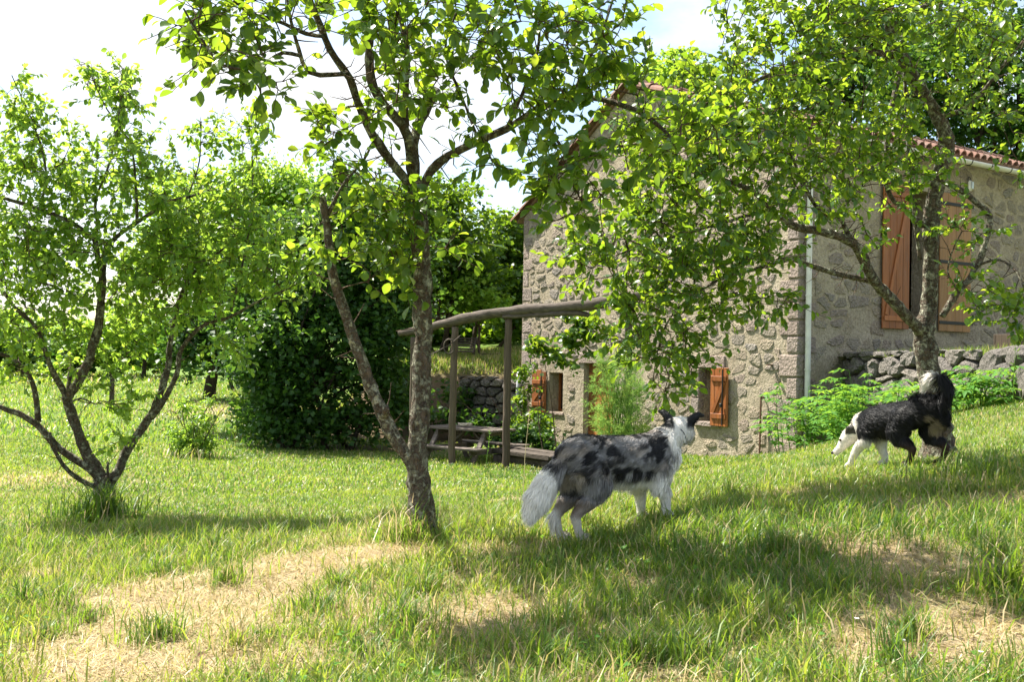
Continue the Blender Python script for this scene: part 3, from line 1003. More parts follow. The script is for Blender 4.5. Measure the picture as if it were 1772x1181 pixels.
# ================================================================== CLIFF AND HILLS
def cliff():
    bm = bmesh.new()
    bmesh.ops.create_grid(bm, x_segments=60, y_segments=60, size=.5)
    c0 = P(1010, 300, 120)
    for q in bm.verts:
        u, v = q.co.x + .5, q.co.y + .5
        x = -4 + u * 40
        z = v * (29.5 + 2.5 * float(fbm(u * 3, 2.0)) ) * float(sstep(-.02, .09, u + .012 * math.sin(v * 14)))
        y = 6 * float(fbm(u * 6, v * 6)) + (1 - u) * 2 + v * 6
        q.co = Vector((P(962, 300, 120).x + x * 1.0 + 3.2, 120 + y, z))
    me = bpy.data.meshes.new('cliff'); bm.to_mesh(me); bm.free(); me.materials.append(M['cliff'])
    o = link(bpy.data.objects.new('cliff', me)); tag(o, kind='structure')
    me.polygons.foreach_set('use_smooth', [True] * len(me.polygons))
cliff()
def hills():
    xs = np.linspace(-420, 60, 90); V = []; F = []
    rows = 8
    for j in range(rows):
        t = j / (rows - 1)
        for x in xs:
            h = (14 + 16 * float(fbm(x * .012 + 4, 1.5, 4))) * (1 - .35 * max(0, (x + 60) / 120))
            V.append((x, 420 + 160 * t, -2 + h * math.sin(t * math.pi / 2)))
    n = len(xs)
    for j in range(rows - 1):
        for i in range(n - 1): F.append((j * n + i, j * n + i + 1, (j + 1) * n + i + 1, (j + 1) * n + i))
    tag(mesh('hills', V, F, M['hill'], smooth=True), kind='structure')
hills()

# ================================================================== PERGOLA, TABLE, BENCH
perg = empty('pergola', P(875, 812, 17.0))
tag(perg, 'rustic pergola of peeled posts carrying one crooked log beam', 'pergola')
po = perg.location
def ptube(pl, rad, nm, m, parent, off, sides=9, step=.12, rough=.14, seed=0):
    rgx = np.random.default_rng(seed)
    pts, rr = smooth_poly([np.array(p) - np.array(off) for p in pl], rad, step)
    pts[1:-1] += (rgx.random((len(pts) - 2, 3)) - .5) * .014
    mb = MB(); mb.tube(pts, rr, sides, True, random.random(), rough)
    return mb.build(nm, m, parent, smooth=True)
for k, (tx, ty, bx_, by, dd, rr) in enumerate([(880, 548, 875, 818, 17.0, .068), (787, 566, 781, 812, 17.4, .066), (716, 584, 713, 806, 17.8, .062), (1088, 520, 1086, 815, 16.2, .065)]):
    pz = P(bx_, by, dd); pt = P(tx, ty, dd)
    ptube([pz + Vector((0, 0, -.15)), pz.lerp(pt, .35), pz.lerp(pt, .7), pt], [rr * 1.05, rr, rr * .95, rr * .9], 'post', M['post_wood'], perg, po, seed=k)
beam_pts = [(690, 577, 17.9), (720, 573, 17.8), (760, 563, 17.6), (800, 553, 17.35), (850, 543, 17.1), (900, 538, 16.9), (960, 533, 16.7), (1020, 527, 16.45), (1080, 517, 16.2), (1118, 511, 16.0)]
ptube([P(*b) for b in beam_pts], [.05, .075, .07, .098, .078, .092, .078, .096, .08, .085], 'beam', M['old_wood'], perg, po, 12, .16, .24, 9)
ptube([P(870, 549, 16.95), P(940, 545, 16.75), P(1000, 542, 16.55), P(1024, 549, 16.5)], [.03, .05, .05, .03], 'rail', M['old_wood'], perg, po, 8, .1, .2, 10)
# coil of wire hung on the post
co = P(777, 600, 17.25)
coil = empty('wire_coil', co)
tag(coil, 'round coil of old wire hanging on the pergola post', 'coil')
for k in range(6):
    mb = MB(); r0 = .13 + random.uniform(-.02, .015); tl = random.uniform(-.15, .15)
    mb.tube([(math.cos(t) * r0 * .75, .02 * math.sin(2 * t + k) + tl * .1, math.sin(t) * r0 * 1.1) for t in np.linspace(0, 2 * math.pi, 22)], .008, 5); mb.build('loop', M['old_wood'], coil)
mb = MB(); mb.tube([(-.3, 0, -.14), (0, 0, .02), (.2, .0, .2)], .009, 5); mb.build('stick', M['old_wood'], coil)

# picnic table
tp = P(812, 770, 18.5); tz = g1(tp.x, tp.y)
tbl = empty('picnic_table', (tp.x, tp.y, tz), math.radians(-36))
tag(tbl, 'weathered wooden picnic table with attached benches under the pergola', 'table')
Lt = 1.62
TH = P(812, 742, 18.5).z - tz
for i in range(5):
    mb = MB(); mb.box((0, (i - 2) * .145, TH), (Lt, .138, .04), bev=.005, wob=.002); mb.build('table_plank', M['table_wood'], tbl)
for sgn in (-1, 1):
    for i in range(2):
        mb = MB(); mb.box((0, sgn * (.60 + i * .14), TH - .31), (Lt, .132, .04), bev=.005, wob=.002); mb.build('seat_plank', M['table_wood'], tbl)
for xs_ in (-.55, .55):
    for sgn in (-1, 1):
        mb = MB(); mb.bar((xs_, sgn * .22, TH - .02), (xs_, sgn * .66, 0 - .03), .045, .10, up=(1, 0, 0), bev=.005); mb.build('leg', M['table_wood'], tbl)
    mb = MB(); mb.box((xs_ + .05, 0, TH - .37), (.045, 1.5, .1), bev=.005); mb.build('cross_beam', M['table_wood'], tbl)
    mb = MB(); mb.box((xs_ + .05, 0, TH - .06), (.045, .68, .08), bev=.005); mb.build('cross_beam', M['table_wood'], tbl)
    mb = MB(); mb.bar((xs_ * .9, 0, TH - .36), (xs_ * .2, 0, TH - .06), .07, .04, bev=.004); mb.build('strut', M['table_wood'], tbl)
# rope on the table
rp_ = P(797, 738, 18.6)
mb = MB()
pts = [(math.cos(t * 2.1) * (.08 + .02 * math.sin(t * 3)) + t * .012, math.sin(t * 1.7) * .07, .02 + .035 * abs(math.sin(t * 1.3))) for t in np.linspace(0, 12, 60)]
mb.tube(pts, .014, 6)
ro = mb.build('rope', M['rope'], None, smooth=True); ro.location = (rp_.x, rp_.y, tz + TH + .025)
tag(ro, 'pale tangled rope lying on the picnic table', 'rope')

# timber bench of old beams
ba = P(868, 772, 18.2); bb = P(968, 786, 16.9)
bz = (g1(ba.x, ba.y) + g1(bb.x, bb.y)) / 2
bc = (ba + bb) / 2
ben = empty('timber_bench', (bc.x, bc.y, bz), math.atan2(bb.y - ba.y, bb.x - ba.x))
tag(ben, 'low rustic bench of thick split timbers beside the house wall', 'bench')
LB = math.hypot(bb.x - ba.x, bb.y - ba.y)
BH = P(920, 782, 17.5).z - bz
for k, (yy, zz, hh, ww) in enumerate([(-.12, BH, .10, .22), (.12, BH + .015, .11, .22)]):
    mb = MB(); mb.box((0, yy, zz - .05), (LB, ww, hh), bev=.015, wob=.012); mb.build('seat_beam', M['old_wood'], ben)
mb = MB(); mb.box((0, 0, BH - .19), (LB * .93, .16, .12), bev=.015, wob=.012); mb.build('stretcher', M['old_wood'], ben)
for sgn in (-1, 1):
    mb = MB(); mb.box((sgn * LB * .42, 0, (BH - .1) / 2 - .03), (.2, .42, BH - .06), bev=.015, wob=.01); mb.build('leg', M['old_wood'], ben)

# slatted rack and planks on the bank
rc = P(806, 622, 28); rz_ = g1(rc.x, rc.y)
rack = empty('slatted_rack', (rc.x, rc.y, rz_), math.radians(-12))
tag(rack, 'small slatted wooden rack standing on top of the grassy bank', 'rack')
for i in range(6):
    t = i / 5
    mb = MB(); mb.box((-.05, -.25 + .3 * t, .16 + .36 * t), (.72, .05, .02), Matrix.Rotation(.6, 3, 'X')); mb.build('slat', M['old_wood'], rack)
for sgn in (-1, 1):
    mb = MB(); mb.bar((sgn * .33 - .05, -.30, .1), (sgn * .33 - .05, .07, .55), .04, .04); mb.build('rail', M['old_wood'], rack)
    mb = MB(); mb.bar((sgn * .33 - .05, .07, .55), (sgn * .33 + .02, .3, -.04), .04, .04); mb.build('leg', M['old_wood'], rack)
    mb = MB(); mb.bar((sgn * .33 - .05, -.1, .36), (sgn * .33 - .05, -.12, -.04), .04, .04); mb.build('leg', M['old_wood'], rack)
pc = P(848, 624, 28); pz_ = g1(pc.x, pc.y)
mb = MB(); mb.box((0, 0, .05), (.62, .08, .1), bev=.008, wob=.01)
o = mb.build('plank', M['old_wood']); o.location = (pc.x, pc.y, pz_); tag(o, 'grey plank lying on the bank beside the slatted rack', 'plank')
# boards leaning in the hazel
for k, (px, py) in enumerate([(492, 738), (508, 733)]):
    q = P(px, py, 21.5); zq = g1(q.x, q.y)
    mb = MB(); mb.bar((-.32, 0, .03), (.34, .25, .32), .10, .025, bev=.004)
    o = mb.build('board', M['old_wood']); o.location = (q.x, q.y + .1 * k, zq)
    tag(o, ['grey weathered board leaning into the foot of the hazel', 'second grey board leaning behind the first at the hazel'][k], 'board')
# wooden stake in the meadow
q = P(193, 705, 28); zq = g1(q.x, q.y)
mb = MB(); mb.box((0, 0, .5), (.11, .11, 1.1), bev=.01, wob=.008); o = mb.build('stake', M['old_wood']); o.location = (q.x, q.y, zq); tag(o, 'short grey wooden stake in the meadow behind the left plum tree', 'stake')
# grey pipe in the corner
a = P(898, 640, 23.0); b = P(894, 735, 23.0)
mb = MB(); mb.tube([a, b], .05, 10); o = mb.build('drain_pipe', plain('zinc', (.35, .37, .38), .5, .3), None, True); tag(o, 'grey drain pipe by the far corner of the house', 'pipe')

# ================================================================== LEAVES
def leaf_template(near=True):
    if near:
        st = [(0, 0), (.12, .11), (.36, .26), (.64, .31), (.87, .18), (1.0, 0)]
        V = []; mid = []; lf = []; rt = []
        for x, wv in st:
            cz = -.30 * x * x + .06 * x
            mid.append(len(V)); V.append((x, 0, cz))
            if wv > 0:
                lf.append(len(V)); V.append((x, wv, cz + .30 * wv))
                rt.append(len(V)); V.append((x, -wv, cz + .30 * wv))
        F = [(mid[0], mid[1], lf[0]), (mid[0], rt[0], mid[1])]
        for i in range(3):
            F += [(mid[i + 1], mid[i + 2], lf[i + 1], lf[i]), (mid[i + 1], rt[i], rt[i + 1], mid[i + 2])]
        F += [(mid[4], mid[5], lf[3]), (mid[4], rt[3], mid[5])]
        return np.array(V), F
    V = [(0, 0, 0), (.5, .42, .12), (1, 0, -.12), (.5, -.42, .12)]
    return np.array(V), [(0, 2, 1), (0, 3, 2)]
LT_N = leaf_template(True); LT_F = leaf_template(False)
LT_LANCE = (np.array([(0, 0, 0), (.4, .17, .04), (1, 0, -.2), (.4, -.17, .04), (.45, 0, -.02)]), [(0, 4, 1), (1, 4, 2), (0, 3, 4), (4, 3, 2)])
def leaf_frames(D, rg, flat=.75):
    """D (n,3) leaf axis -> axis, side, normal with mostly upward normals"""
    D = D / (np.linalg.norm(D, axis=1)[:, None] + 1e-9)
    up = np.array([0, 0, 1.0]) * flat + (rg.random((len(D), 3)) - .5) * 2 * (1 - flat) * 1.6 + (rg.random((len(D), 3)) - .5) * .5
    S = np.cross(up, D); S /= np.linalg.norm(S, axis=1)[:, None] + 1e-9
    Nn = np.cross(D, S)
    return D, S, Nn
def leaves_obj(name, Ps, D, S, Nn, L, Wd, m, parent, tmpl, rg, smooth=False):
    T, F = tmpl
    n = len(Ps); k = len(T)
    V = Ps[:, None, :] + L[:, None, None] * (T[None, :, 0, None] * D[:, None, :] + T[None, :, 2, None] * Nn[:, None, :]) + (L * Wd)[:, None, None] * T[None, :, 1, None] * S[:, None, :]
    V = V.reshape(-1, 3)
    fl = np.concatenate([np.array(f) for f in F]); cnt = np.array([len(f) for f in F])
    loops = (np.arange(n)[:, None] * k + fl[None, :]).ravel()
    rn = np.repeat(rg.random(n), k)
    return bigmesh(name, V, loops, np.tile(cnt, n), m, parent, smooth, {'rnd': rn})

LEAF_ME = None
def fruit_tree(name, label, trunk, limbs, blobs, seed, leaf_l=(.055, .095), per=(9, 14), singles=300, plums=24, spurs=120, leafm='plum_leaf', group=None, rscale=.85):
    """trunk: [(px,py,d,r_m)], limbs: list of the same; blobs: (px,py,rx,ry,d,dd,n)"""
    global LEAF_ME
    rg = np.random.default_rng(seed)
    b0 = P(*trunk[0][:3]); base = Vector((b0.x, b0.y, g1(b0.x, b0.y)))
    root = empty(name, base); tag(root, label, 'tree', group)
    off = np.array(base)
    nodes = []; nrad = []
    def add_limb(pl, nm, first=False, sides=10):
        pts = [np.array(P(a, b, c)) - off for a, b, c, r in pl]
        if first: pts[0][2] = -.12
        rad = [r * rscale for *_, r in pl]
        pp, rr = smooth_poly(pts, rad, .05)
        if first:
            h = pp[:, 2]
            rr = rr * (1 + .35 * np.exp(-np.clip(h, 0, 9) / .12))
        pp[1:] += (fbm(np.arange(len(pp)) * .35 + seed, 3.3)[1:, None] - .5) * np.array([.03, .03, .0]) * np.clip(rr[1:, None] / .05, .2, 1)
        rr = rr * (1 + .22 * (rg.random(len(rr)) - .5))
        mb = MB(); mb.tube(pp, rr, sides, True, 0, .22)
        mb.build(nm, M['bark'], root, smooth=True)
        nodes.extend(pp[2:]); nrad.extend(rr[2:])
    add_limb(trunk, 'trunk', True, 14)
    for lb in limbs: add_limb(lb, 'branch', sides=9)
    nd = [np.array(nodes)]; allnodes = np.array(nodes)
    # cluster centres
    cs = []
    for (px, py, rx, ry, d, dd, n) in blobs:
        for _ in range(n):
            while True:
                q = rg.uniform(-1, 1, 3)
                if q @ q <= 1: break
            cs.append(PN(px + q[0] * rx, py + q[1] * ry, d + q[2] * dd) - off)
    cs = np.array(cs)
    dist = np.array([np.min(np.linalg.norm(allnodes - c, axis=1)) for c in cs])
    order = np.argsort(dist)
    tw = MB()
    LP = []; LD = []
    for ci in order:
        c = cs[ci]
        dv = allnodes - c
        dd = np.linalg.norm(dv, axis=1) + .25 * np.clip(dv[:, 2], 0, None)
        j = int(np.argmin(dd)); a = allnodes[j]
        L = np.linalg.norm(c - a)
        if L < .05: c = a + (rg.random(3) - .5) * .2 + np.array([0, 0, .06]); L = np.linalg.norm(c - a)
        mid = (a + c) / 2 + (rg.random(3) - .5) * L * .28 + np.array([0, 0, .10 * L])
        n = max(3, int(L / .09))
        ts = np.linspace(0, 1, n + 1)[:, None]
        pts = (1 - ts) ** 2 * a + 2 * ts * (1 - ts) * mid + ts ** 2 * c
        r0 = min(.011, .003 + .007 * L); rr = np.linspace(r0, .0022, n + 1)
        tw.tube(pts, rr, 4, False)
        allnodes = np.vstack([allnodes, pts[1:]])
        # sprigs at the end
        dirn = (c - pts[-2]); dirn /= np.linalg.norm(dirn) + 1e-9
        sp_n = 2
        left = int(rg.integers(per[0], per[1] + 1))
        for s_ in range(sp_n):
            sd = dirn + (rg.random(3) - .5) * 1.5; sd[2] += .15; sd /= np.linalg.norm(sd)
            sl_ = rg.uniform(.10, .24)
            e = c + sd * sl_
            tw.tube([c - dirn * .01, c + sd * sl_ * .5 + (rg.random(3) - .5) * .02, e], [.0028, .0022, .0015], 3, False)
            kq = left // sp_n
            for q in range(kq):
                t = (q + .5) / kq
                p = c + sd * sl_ * t + (rg.random(3) - .5) * .008
                ld = sd * (.55 if t < .9 else 1.2) + (rg.random(3) - .5) * 2.0 + np.array([0, 0, -.28])
                LP.append(p); LD.append(ld)
    # short spurs on old wood
    for _ in range(spurs):
        j = rg.integers(0, len(nodes)); a = nodes[j]
        if nrad[j] > .07: continue
        v = rg.normal(size=3); v /= np.linalg.norm(v); L = rg.uniform(.05, .2)
        m1 = a + v * L * .5 + (rg.random(3) - .5) * .03
        tw.tube([a, m1, a + v * L + np.array([0, 0, .02])], [.004, .003, .0015], 4, False)
    tag(tw.build('twigs', M['twig'], root, smooth=True), kind='stuff')
    LP = np.array(LP); LD = np.array(LD)
    D, S, Nn = leaf_frames(LD, rg, .7)
    LL_ = rg.uniform(leaf_l[0], leaf_l[1], len(LP)) * rg.choice([.7, 1, 1, 1.15], len(LP)); WW = rg.uniform(.85, 1.2, len(LP))
    # the leaves nearest the camera are single parts
    camd = np.linalg.norm(LP + off - np.array(CAM), axis=1) / LL_
    near = np.argsort(camd)[:singles]
    if LEAF_ME is None:
        LEAF_ME = []
        for k in range(4):
            V = LT_N[0].copy(); V[:, 2] += .10 * np.sin(V[:, 0] * 5 + k) * (V[:, 1] + .2); V[:, 1] *= (.8 + .13 * k)
            me = bpy.data.meshes.new('leaf'); me.from_pydata([tuple(v) for v in V], [], LT_N[1]); me.materials.append(M['plum_leaf']); LEAF_ME.append(me)
    for i in near:
        o = bpy.data.objects.new('leaf', LEAF_ME[int(rg.integers(0, 4))])
        R3 = Matrix((tuple(D[i]), tuple(S[i]), tuple(Nn[i]))).transposed()
        link(o, root)
        o.matrix_basis = Matrix.Translation(Vector(LP[i])) @ R3.to_4x4() @ Matrix.Scale(float(LL_[i]), 4)
    msk = np.ones(len(LP), bool); msk[near] = False
    f = leaves_obj('foliage', LP[msk], D[msk], S[msk], Nn[msk], LL_[msk], WW[msk], M[leafm], root, LT_N, rg)
    tag(f, kind='stuff')
    # green plums
    if plums:
        bm = bmesh.new(); bmesh.ops.create_uvsphere(bm, u_segments=8, v_segments=6, radius=.014); me = bpy.data.meshes.new('plum'); bm.to_mesh(me); bm.free()
        me.materials.append(M['plum']); me.polygons.foreach_set('use_smooth', [True] * len(me.polygons))
        for i in rg.choice(len(LP), plums, replace=False):
            o = bpy.data.objects.new('plum', me); o.location = LP[i] + np.array([0, 0, -.02]); o.scale = (1, 1, 1.15); link(o, root)
    return root

def LM(pts, d0, d1, r0, r1, kpx=None):
    n = len(pts)
    return [(p[0], p[1], d0 + (d1 - d0) * i / (n - 1), r0 + (r1 - r0) * i / (n - 1)) for i, p in enumerate(pts)]
# ---- centre tree
D_C = 5.7
ctrunk = [(740, 950, D_C, .085), (728, 870, D_C, .078), (722, 800, D_C, .074), (729, 700, D_C, .064), (731, 600, D_C, .062), (733, 500, D_C, .060), (728, 400, D_C, .056), (721, 330, D_C, .058)]
climbs = [LM([(721, 335), (713, 290), (711, 257), (696, 217), (666, 183), (642, 135), (640, 68), (642, 0), (640, -90)], D_C, 5.3, .046, .02),
          LM([(716, 300), (717, 250), (727, 210), (750, 166), (756, 158)], D_C, 5.8, .036, .030),
          LM([(700, 226), (703, 150), (704, 78), (690, 20), (675, -50)], 5.6, 5.2, .024, .014),
          LM([(716, 330), (690, 295), (645, 234), (622, 183), (605, 135), (571, 85), (551, 34), (537, 0), (528, -60)], D_C, 4.9, .036, .014),
          LM([(600, 127), (574, 129), (534, 125), (517, 85), (503, 34), (496, -10)], 5.2, 4.7, .017, .008),
          LM([(519, 96), (490, 91), (466, 104), (446, 118), (385, 112), (345, 60), (318, 14)], 4.8, 4.4, .011, .005),
          LM([(560, 62), (530, 58), (476, 34), (435, 24), (412, 7), (380, -20)], 5.1, 4.5, .014, .007),
          LM([(726, 332), (747, 295), (774, 271), (828, 244), (876, 223), (943, 184), (990, 170), (1027, 169), (1074, 181), (1112, 197), (1149, 225), (1174, 256)], D_C, 4.9, .034, .010),
          LM([(927, 192), (965, 244), (993, 291), (1002, 340)], 5.2, 4.9, .012, .006),
          LM([(990, 170), (1010, 120), (1040, 60), (1060, 0)], 5.15, 5.1, .014, .008),
          LM([(828, 244), (812, 200), (798, 163), (770, 90), (790, 20)], 5.5, 5.2, .010, .006),
          LM([(876, 223), (905, 160), (930, 90), (935, 10)], 5.4, 5.0, .014, .008),
          LM([(720, 812), (690, 768), (660, 715), (632, 640), (612, 585), (590, 520), (575, 470), (568, 400), (558, 340)], D_C, 5.4, .052, .024),
          LM([(567, 372), (585, 335), (605, 305), (628, 280), (645, 245)], 5.42, 5.45, .014, .008),
          LM([(664, 722), (668, 714), (690, 712)][:2] + [(668, 706)], 5.62, 5.5, .028, .022)]
cblobs = [(350, 40, 55, 40, 4.5, .3, 12), (400, 95, 60, 40, 4.6, .3, 12), (450, 135, 45, 38, 4.6, .3, 10), (340, 90, 25, 30, 4.5, .2, 4), (440, 30, 60, 35, 4.7, .3, 8), (520, 20, 50, 35, 4.9, .3, 6),
          (640, 40, 80, 60, 5.2, .6, 18), (760, 50, 110, 70, 5.2, .7, 30), (700, 140, 90, 60, 5.4, .6, 18), (880, 60, 90, 70, 5.1, .7, 24), (1000, 60, 90, 70, 5.1, .6, 26), (940, 150, 90, 50, 5.0, .5, 20),
          (1060, 130, 60, 60, 5.0, .4, 14), (960, 270, 60, 60, 4.9, .4, 18), (950, 350, 45, 45, 4.8, .3, 8), (1010, 340, 50, 50, 4.9, .3, 10), (860, 240, 30, 40, 5.2, .2, 4), (1130, 240, 70, 40, 4.9, .3, 12), (1200, 250, 60, 60, 4.8, .3, 12),
          (685, 370, 35, 60, 5.6, .25, 18), (700, 450, 30, 60, 5.6, .25, 16), (640, 330, 50, 40, 5.5, .3, 12), (590, 300, 45, 40, 5.4, .3, 9), (560, 400, 40, 40, 5.4, .3, 6), (640, 450, 40, 40, 5.5, .3, 6),
          (620, 200, 45, 50, 5.3, .4, 9), (570, 235, 25, 22, 5.2, .2, 5), (780, 430, 25, 35, 5.7, .2, 4), (760, 150, 50, 50, 5.4, .4, 8), (840, 270, 25, 30, 5.2, .2, 4),
          (420, -120, 120, 70, 4.7, .6, 26), (620, -130, 120, 80, 5.0, .8, 30), (820, -130, 120, 80, 5.0, .8, 28), (1000, -100, 100, 70, 5.0, .7, 20)]
fruit_tree('plum_tree', 'two stemmed plum tree with lichen covered bark standing beside the grey dog', ctrunk, climbs, cblobs, 101, (.045, .082), (11, 17), 300, 50, 200)

# ---- right tree
D_R = 8.2
rtrunk = [(1628, 805, D_R, .15), (1622, 740, D_R, .135), (1612, 680, D_R, .11), (1604, 620, D_R, .105), (1598, 570, D_R, .11), (1606, 536, D_R, .08), (1611, 457, 8.15, .07), (1613, 365, 8.1, .08), (1627, 301, 8.05, .078), (1638, 251, 8.0, .075), (1625, 206, 7.95, .066), (1601, 166, 7.9, .06), (1562, 100, 7.8, .055), (1540, 44, 7.7, .046), (1536, 0, 7.6, .04), (1530, -70, 7.5, .03)]
rlimbs = [LM([(1592, 572), (1549, 525), (1510, 482), (1492, 443), (1467, 415), (1417, 400), (1371, 390), (1335, 361), (1300, 330), (1250, 310)], 8.15, 6.9, .062, .018),
          LM([(1505, 486), (1453, 475), (1407, 461), (1367, 450), (1310, 465), (1250, 482), (1200, 510)], 8.0, 6.6, .030, .010),
          LM([(1492, 445), (1470, 410), (1453, 379), (1421, 368), (1392, 322), (1370, 270)], 7.8, 7.0, .028, .012),
          LM([(1335, 361), (1270, 380), (1200, 400), (1130, 420), (1070, 440)], 7.3, 6.3, .018, .006),
          LM([(1200, 510), (1160, 550), (1140, 600), (1130, 660)], 6.6, 6.4, .010, .004),
          LM([(1562, 98), (1479, 87), (1414, 100), (1349, 122), (1290, 150), (1220, 200)], 7.8, 6.9, .036, .012),
          LM([(1545, 75), (1527, 70), (1501, 35), (1460, -20)], 7.75, 7.4, .03, .014),
          LM([(1592, 450), (1582, 370), (1574, 287), (1568, 180), (1560, 60)], 8.1, 7.9, .020, .012),
          LM([(1568, 366), (1548, 350), (1535, 325), (1531, 287), (1545, 180), (1560, 110)], 8.3, 8.2, .02, .03),
          LM([(1598, 390), (1580, 376), (1566, 362)], 8.1, 7.9, .03, .018),
          LM([(1634, 315), (1655, 325), (1673, 336), (1695, 355), (1713, 376), (1702, 429), (1684, 475), (1656, 507), (1630, 548)], 8.05, 7.9, .026, .034),
          LM([(1690, 460), (1730, 450), (1765, 480), (1780, 540)], 7.9, 7.5, .014, .006),
          LM([(1625, 206), (1680, 180), (1730, 120), (1780, 60)], 7.95, 7.4, .025, .012),
          LM([(1540, 44), (1600, 10), (1680, -10), (1760, -10)], 7.7, 7.2, .025, .010),
          LM([(1655, 500), (1640, 470), (1650, 430), (1665, 400)], 7.9, 7.7, .01, .005)]
rblobs = [(1400, 20, 170, 50, 7.3, .9, 78), (1600, 20, 170, 50, 7.4, 1.0, 59), (1330, 110, 110, 70, 7.0, .8, 65), (1460, 110, 110, 60, 7.3, .9, 46), (1270, 220, 130, 70, 6.8, .8, 71), (1420, 220, 110, 70, 7.2, .9, 59),
          (1180, 330, 120, 70, 6.6, .7, 65), (1320, 320, 100, 60, 6.9, .8, 52), (1430, 330, 80, 60, 7.3, .7, 31), (1090, 410, 100, 60, 6.3, .6, 46), (1210, 430, 110, 60, 6.6, .6, 57), (1320, 430, 80, 40, 6.9, .6, 28), (1030, 450, 50, 40, 6.2, .4, 13),
          (1120, 510, 80, 50, 6.4, .5, 36), (1240, 520, 80, 40, 6.6, .5, 28), (1110, 590, 60, 45, 6.4, .4, 20), (1180, 600, 50, 50, 6.5, .4, 18), (1150, 660, 40, 30, 6.4, .3, 9), (1350, 520, 30, 20, 6.8, .3, 6),
          (1700, 60, 80, 70, 7.4, .9, 33), (1690, 160, 80, 60, 7.8, .9, 23), (1560, 190, 60, 60, 7.7, .7, 26), (1550, 290, 50, 50, 7.7, .6, 18), (1500, 300, 50, 60, 7.5, .6, 18), (1760, 240, 25, 60, 7.4, .4, 9), (1610, 300, 40, 40, 7.6, .3, 10), (1570, 340, 30, 40, 7.6, .3, 7),
          (1670, 400, 40, 35, 7.7, .3, 10), (1690, 500, 45, 30, 7.6, .3, 10), (1740, 540, 40, 35, 7.4, .3, 11), (1500, 420, 30, 30, 7.6, .3, 5), (1200, 160, 60, 40, 6.9, .5, 18), (1140, 300, 70, 50, 6.5, .5, 18), (1130, 220, 90, 45, 6.6, .5, 24), (1230, 180, 80, 35, 6.8, .5, 18), (1320, 210, 80, 40, 6.9, .5, 14), (1400, -120, 160, 80, 7.2, 1.0, 46), (1620, -120, 150, 80, 7.3, 1.0, 39)]
fruit_tree('plum_tree', 'old spreading plum tree with thick leaning trunk beside the black dog', rtrunk, rlimbs, rblobs, 202, (.036, .07), (14, 21), 300, 70, 320, rscale=.82)

# ---- left tree
D_L = 8.3
ltrunk = [(186, 905, D_L, .13), (182, 865, D_L, .105), (181, 832, D_L, .10), (182, 822, D_L, .085)]
llimbs = [LM([(178, 838), (163, 805), (147, 776), (123, 713), (116, 689), (131, 670), (151, 629), (167, 577), (177, 510), (177, 474), (169, 445), (163, 416), (129, 389), (68, 362), (0, 341)], D_L, 7.9, .066, .018),
          LM([(166, 420), (168, 380), (166, 345), (190, 280), (205, 200), (212, 120)], 8.0, 8.0, .02, .006),
          LM([(116, 690), (98, 655), (84, 625), (64, 569), (24, 530), (-10, 480)], 8.2, 7.6, .034, .012),
          LM([(116, 690), (121, 650), (124, 620), (110, 560), (120, 480)], 8.25, 8.5, .028, .012),
          LM([(166, 822), (155, 812), (103, 776), (64, 736), (30, 715), (0, 705), (-60, 660)], D_L, 7.9, .046, .02),
          LM([(66, 731), (60, 673), (44, 641), (20, 620), (0, 613), (-40, 600)], 8.1, 7.8, .03, .014),
          LM([(170, 845), (140, 832), (115, 812), (92, 775), (86, 750)], 8.25, 8.0, .026, .018),
          LM([(186, 838), (205, 815), (223, 776), (255, 729), (275, 689), (290, 637), (296, 585), (310, 520), (340, 450)], D_L, 8.5, .060, .016),
          LM([(262, 722), (280, 700), (306, 649), (314, 605), (350, 565), (398, 549), (450, 520), (500, 500)], D_L, 7.9, .034, .008),
          LM([(177, 480), (188, 425), (237, 385), (291, 351), (325, 341), (360, 330)], 8.1, 8.0, .03, .010),
          LM([(237, 385), (235, 320), (225, 250), (180, 180), (150, 110)], 8.05, 8.0, .016, .005),
          LM([(325, 341), (345, 280), (348, 210)], 8.0, 8.0, .010, .004),
          LM([(400, 540), (425, 430), (436, 330), (436, 260), (430, 200)], 7.95, 8.0, .012, .004),
          LM([(68, 362), (80, 300), (60, 220), (20, 130)], 7.95, 7.8, .014, .005),
          LM([(188, 835), (186, 815), (187, 800)], 8.25, 8.25, .016, .012),
          LM([(300, 560), (330, 480), (400, 420), (450, 380)], 8.3, 8.0, .018, .006),
          LM([(116, 700), (140, 690), (165, 700), (172, 695)], 8.2, 7.9, .012, .005)]
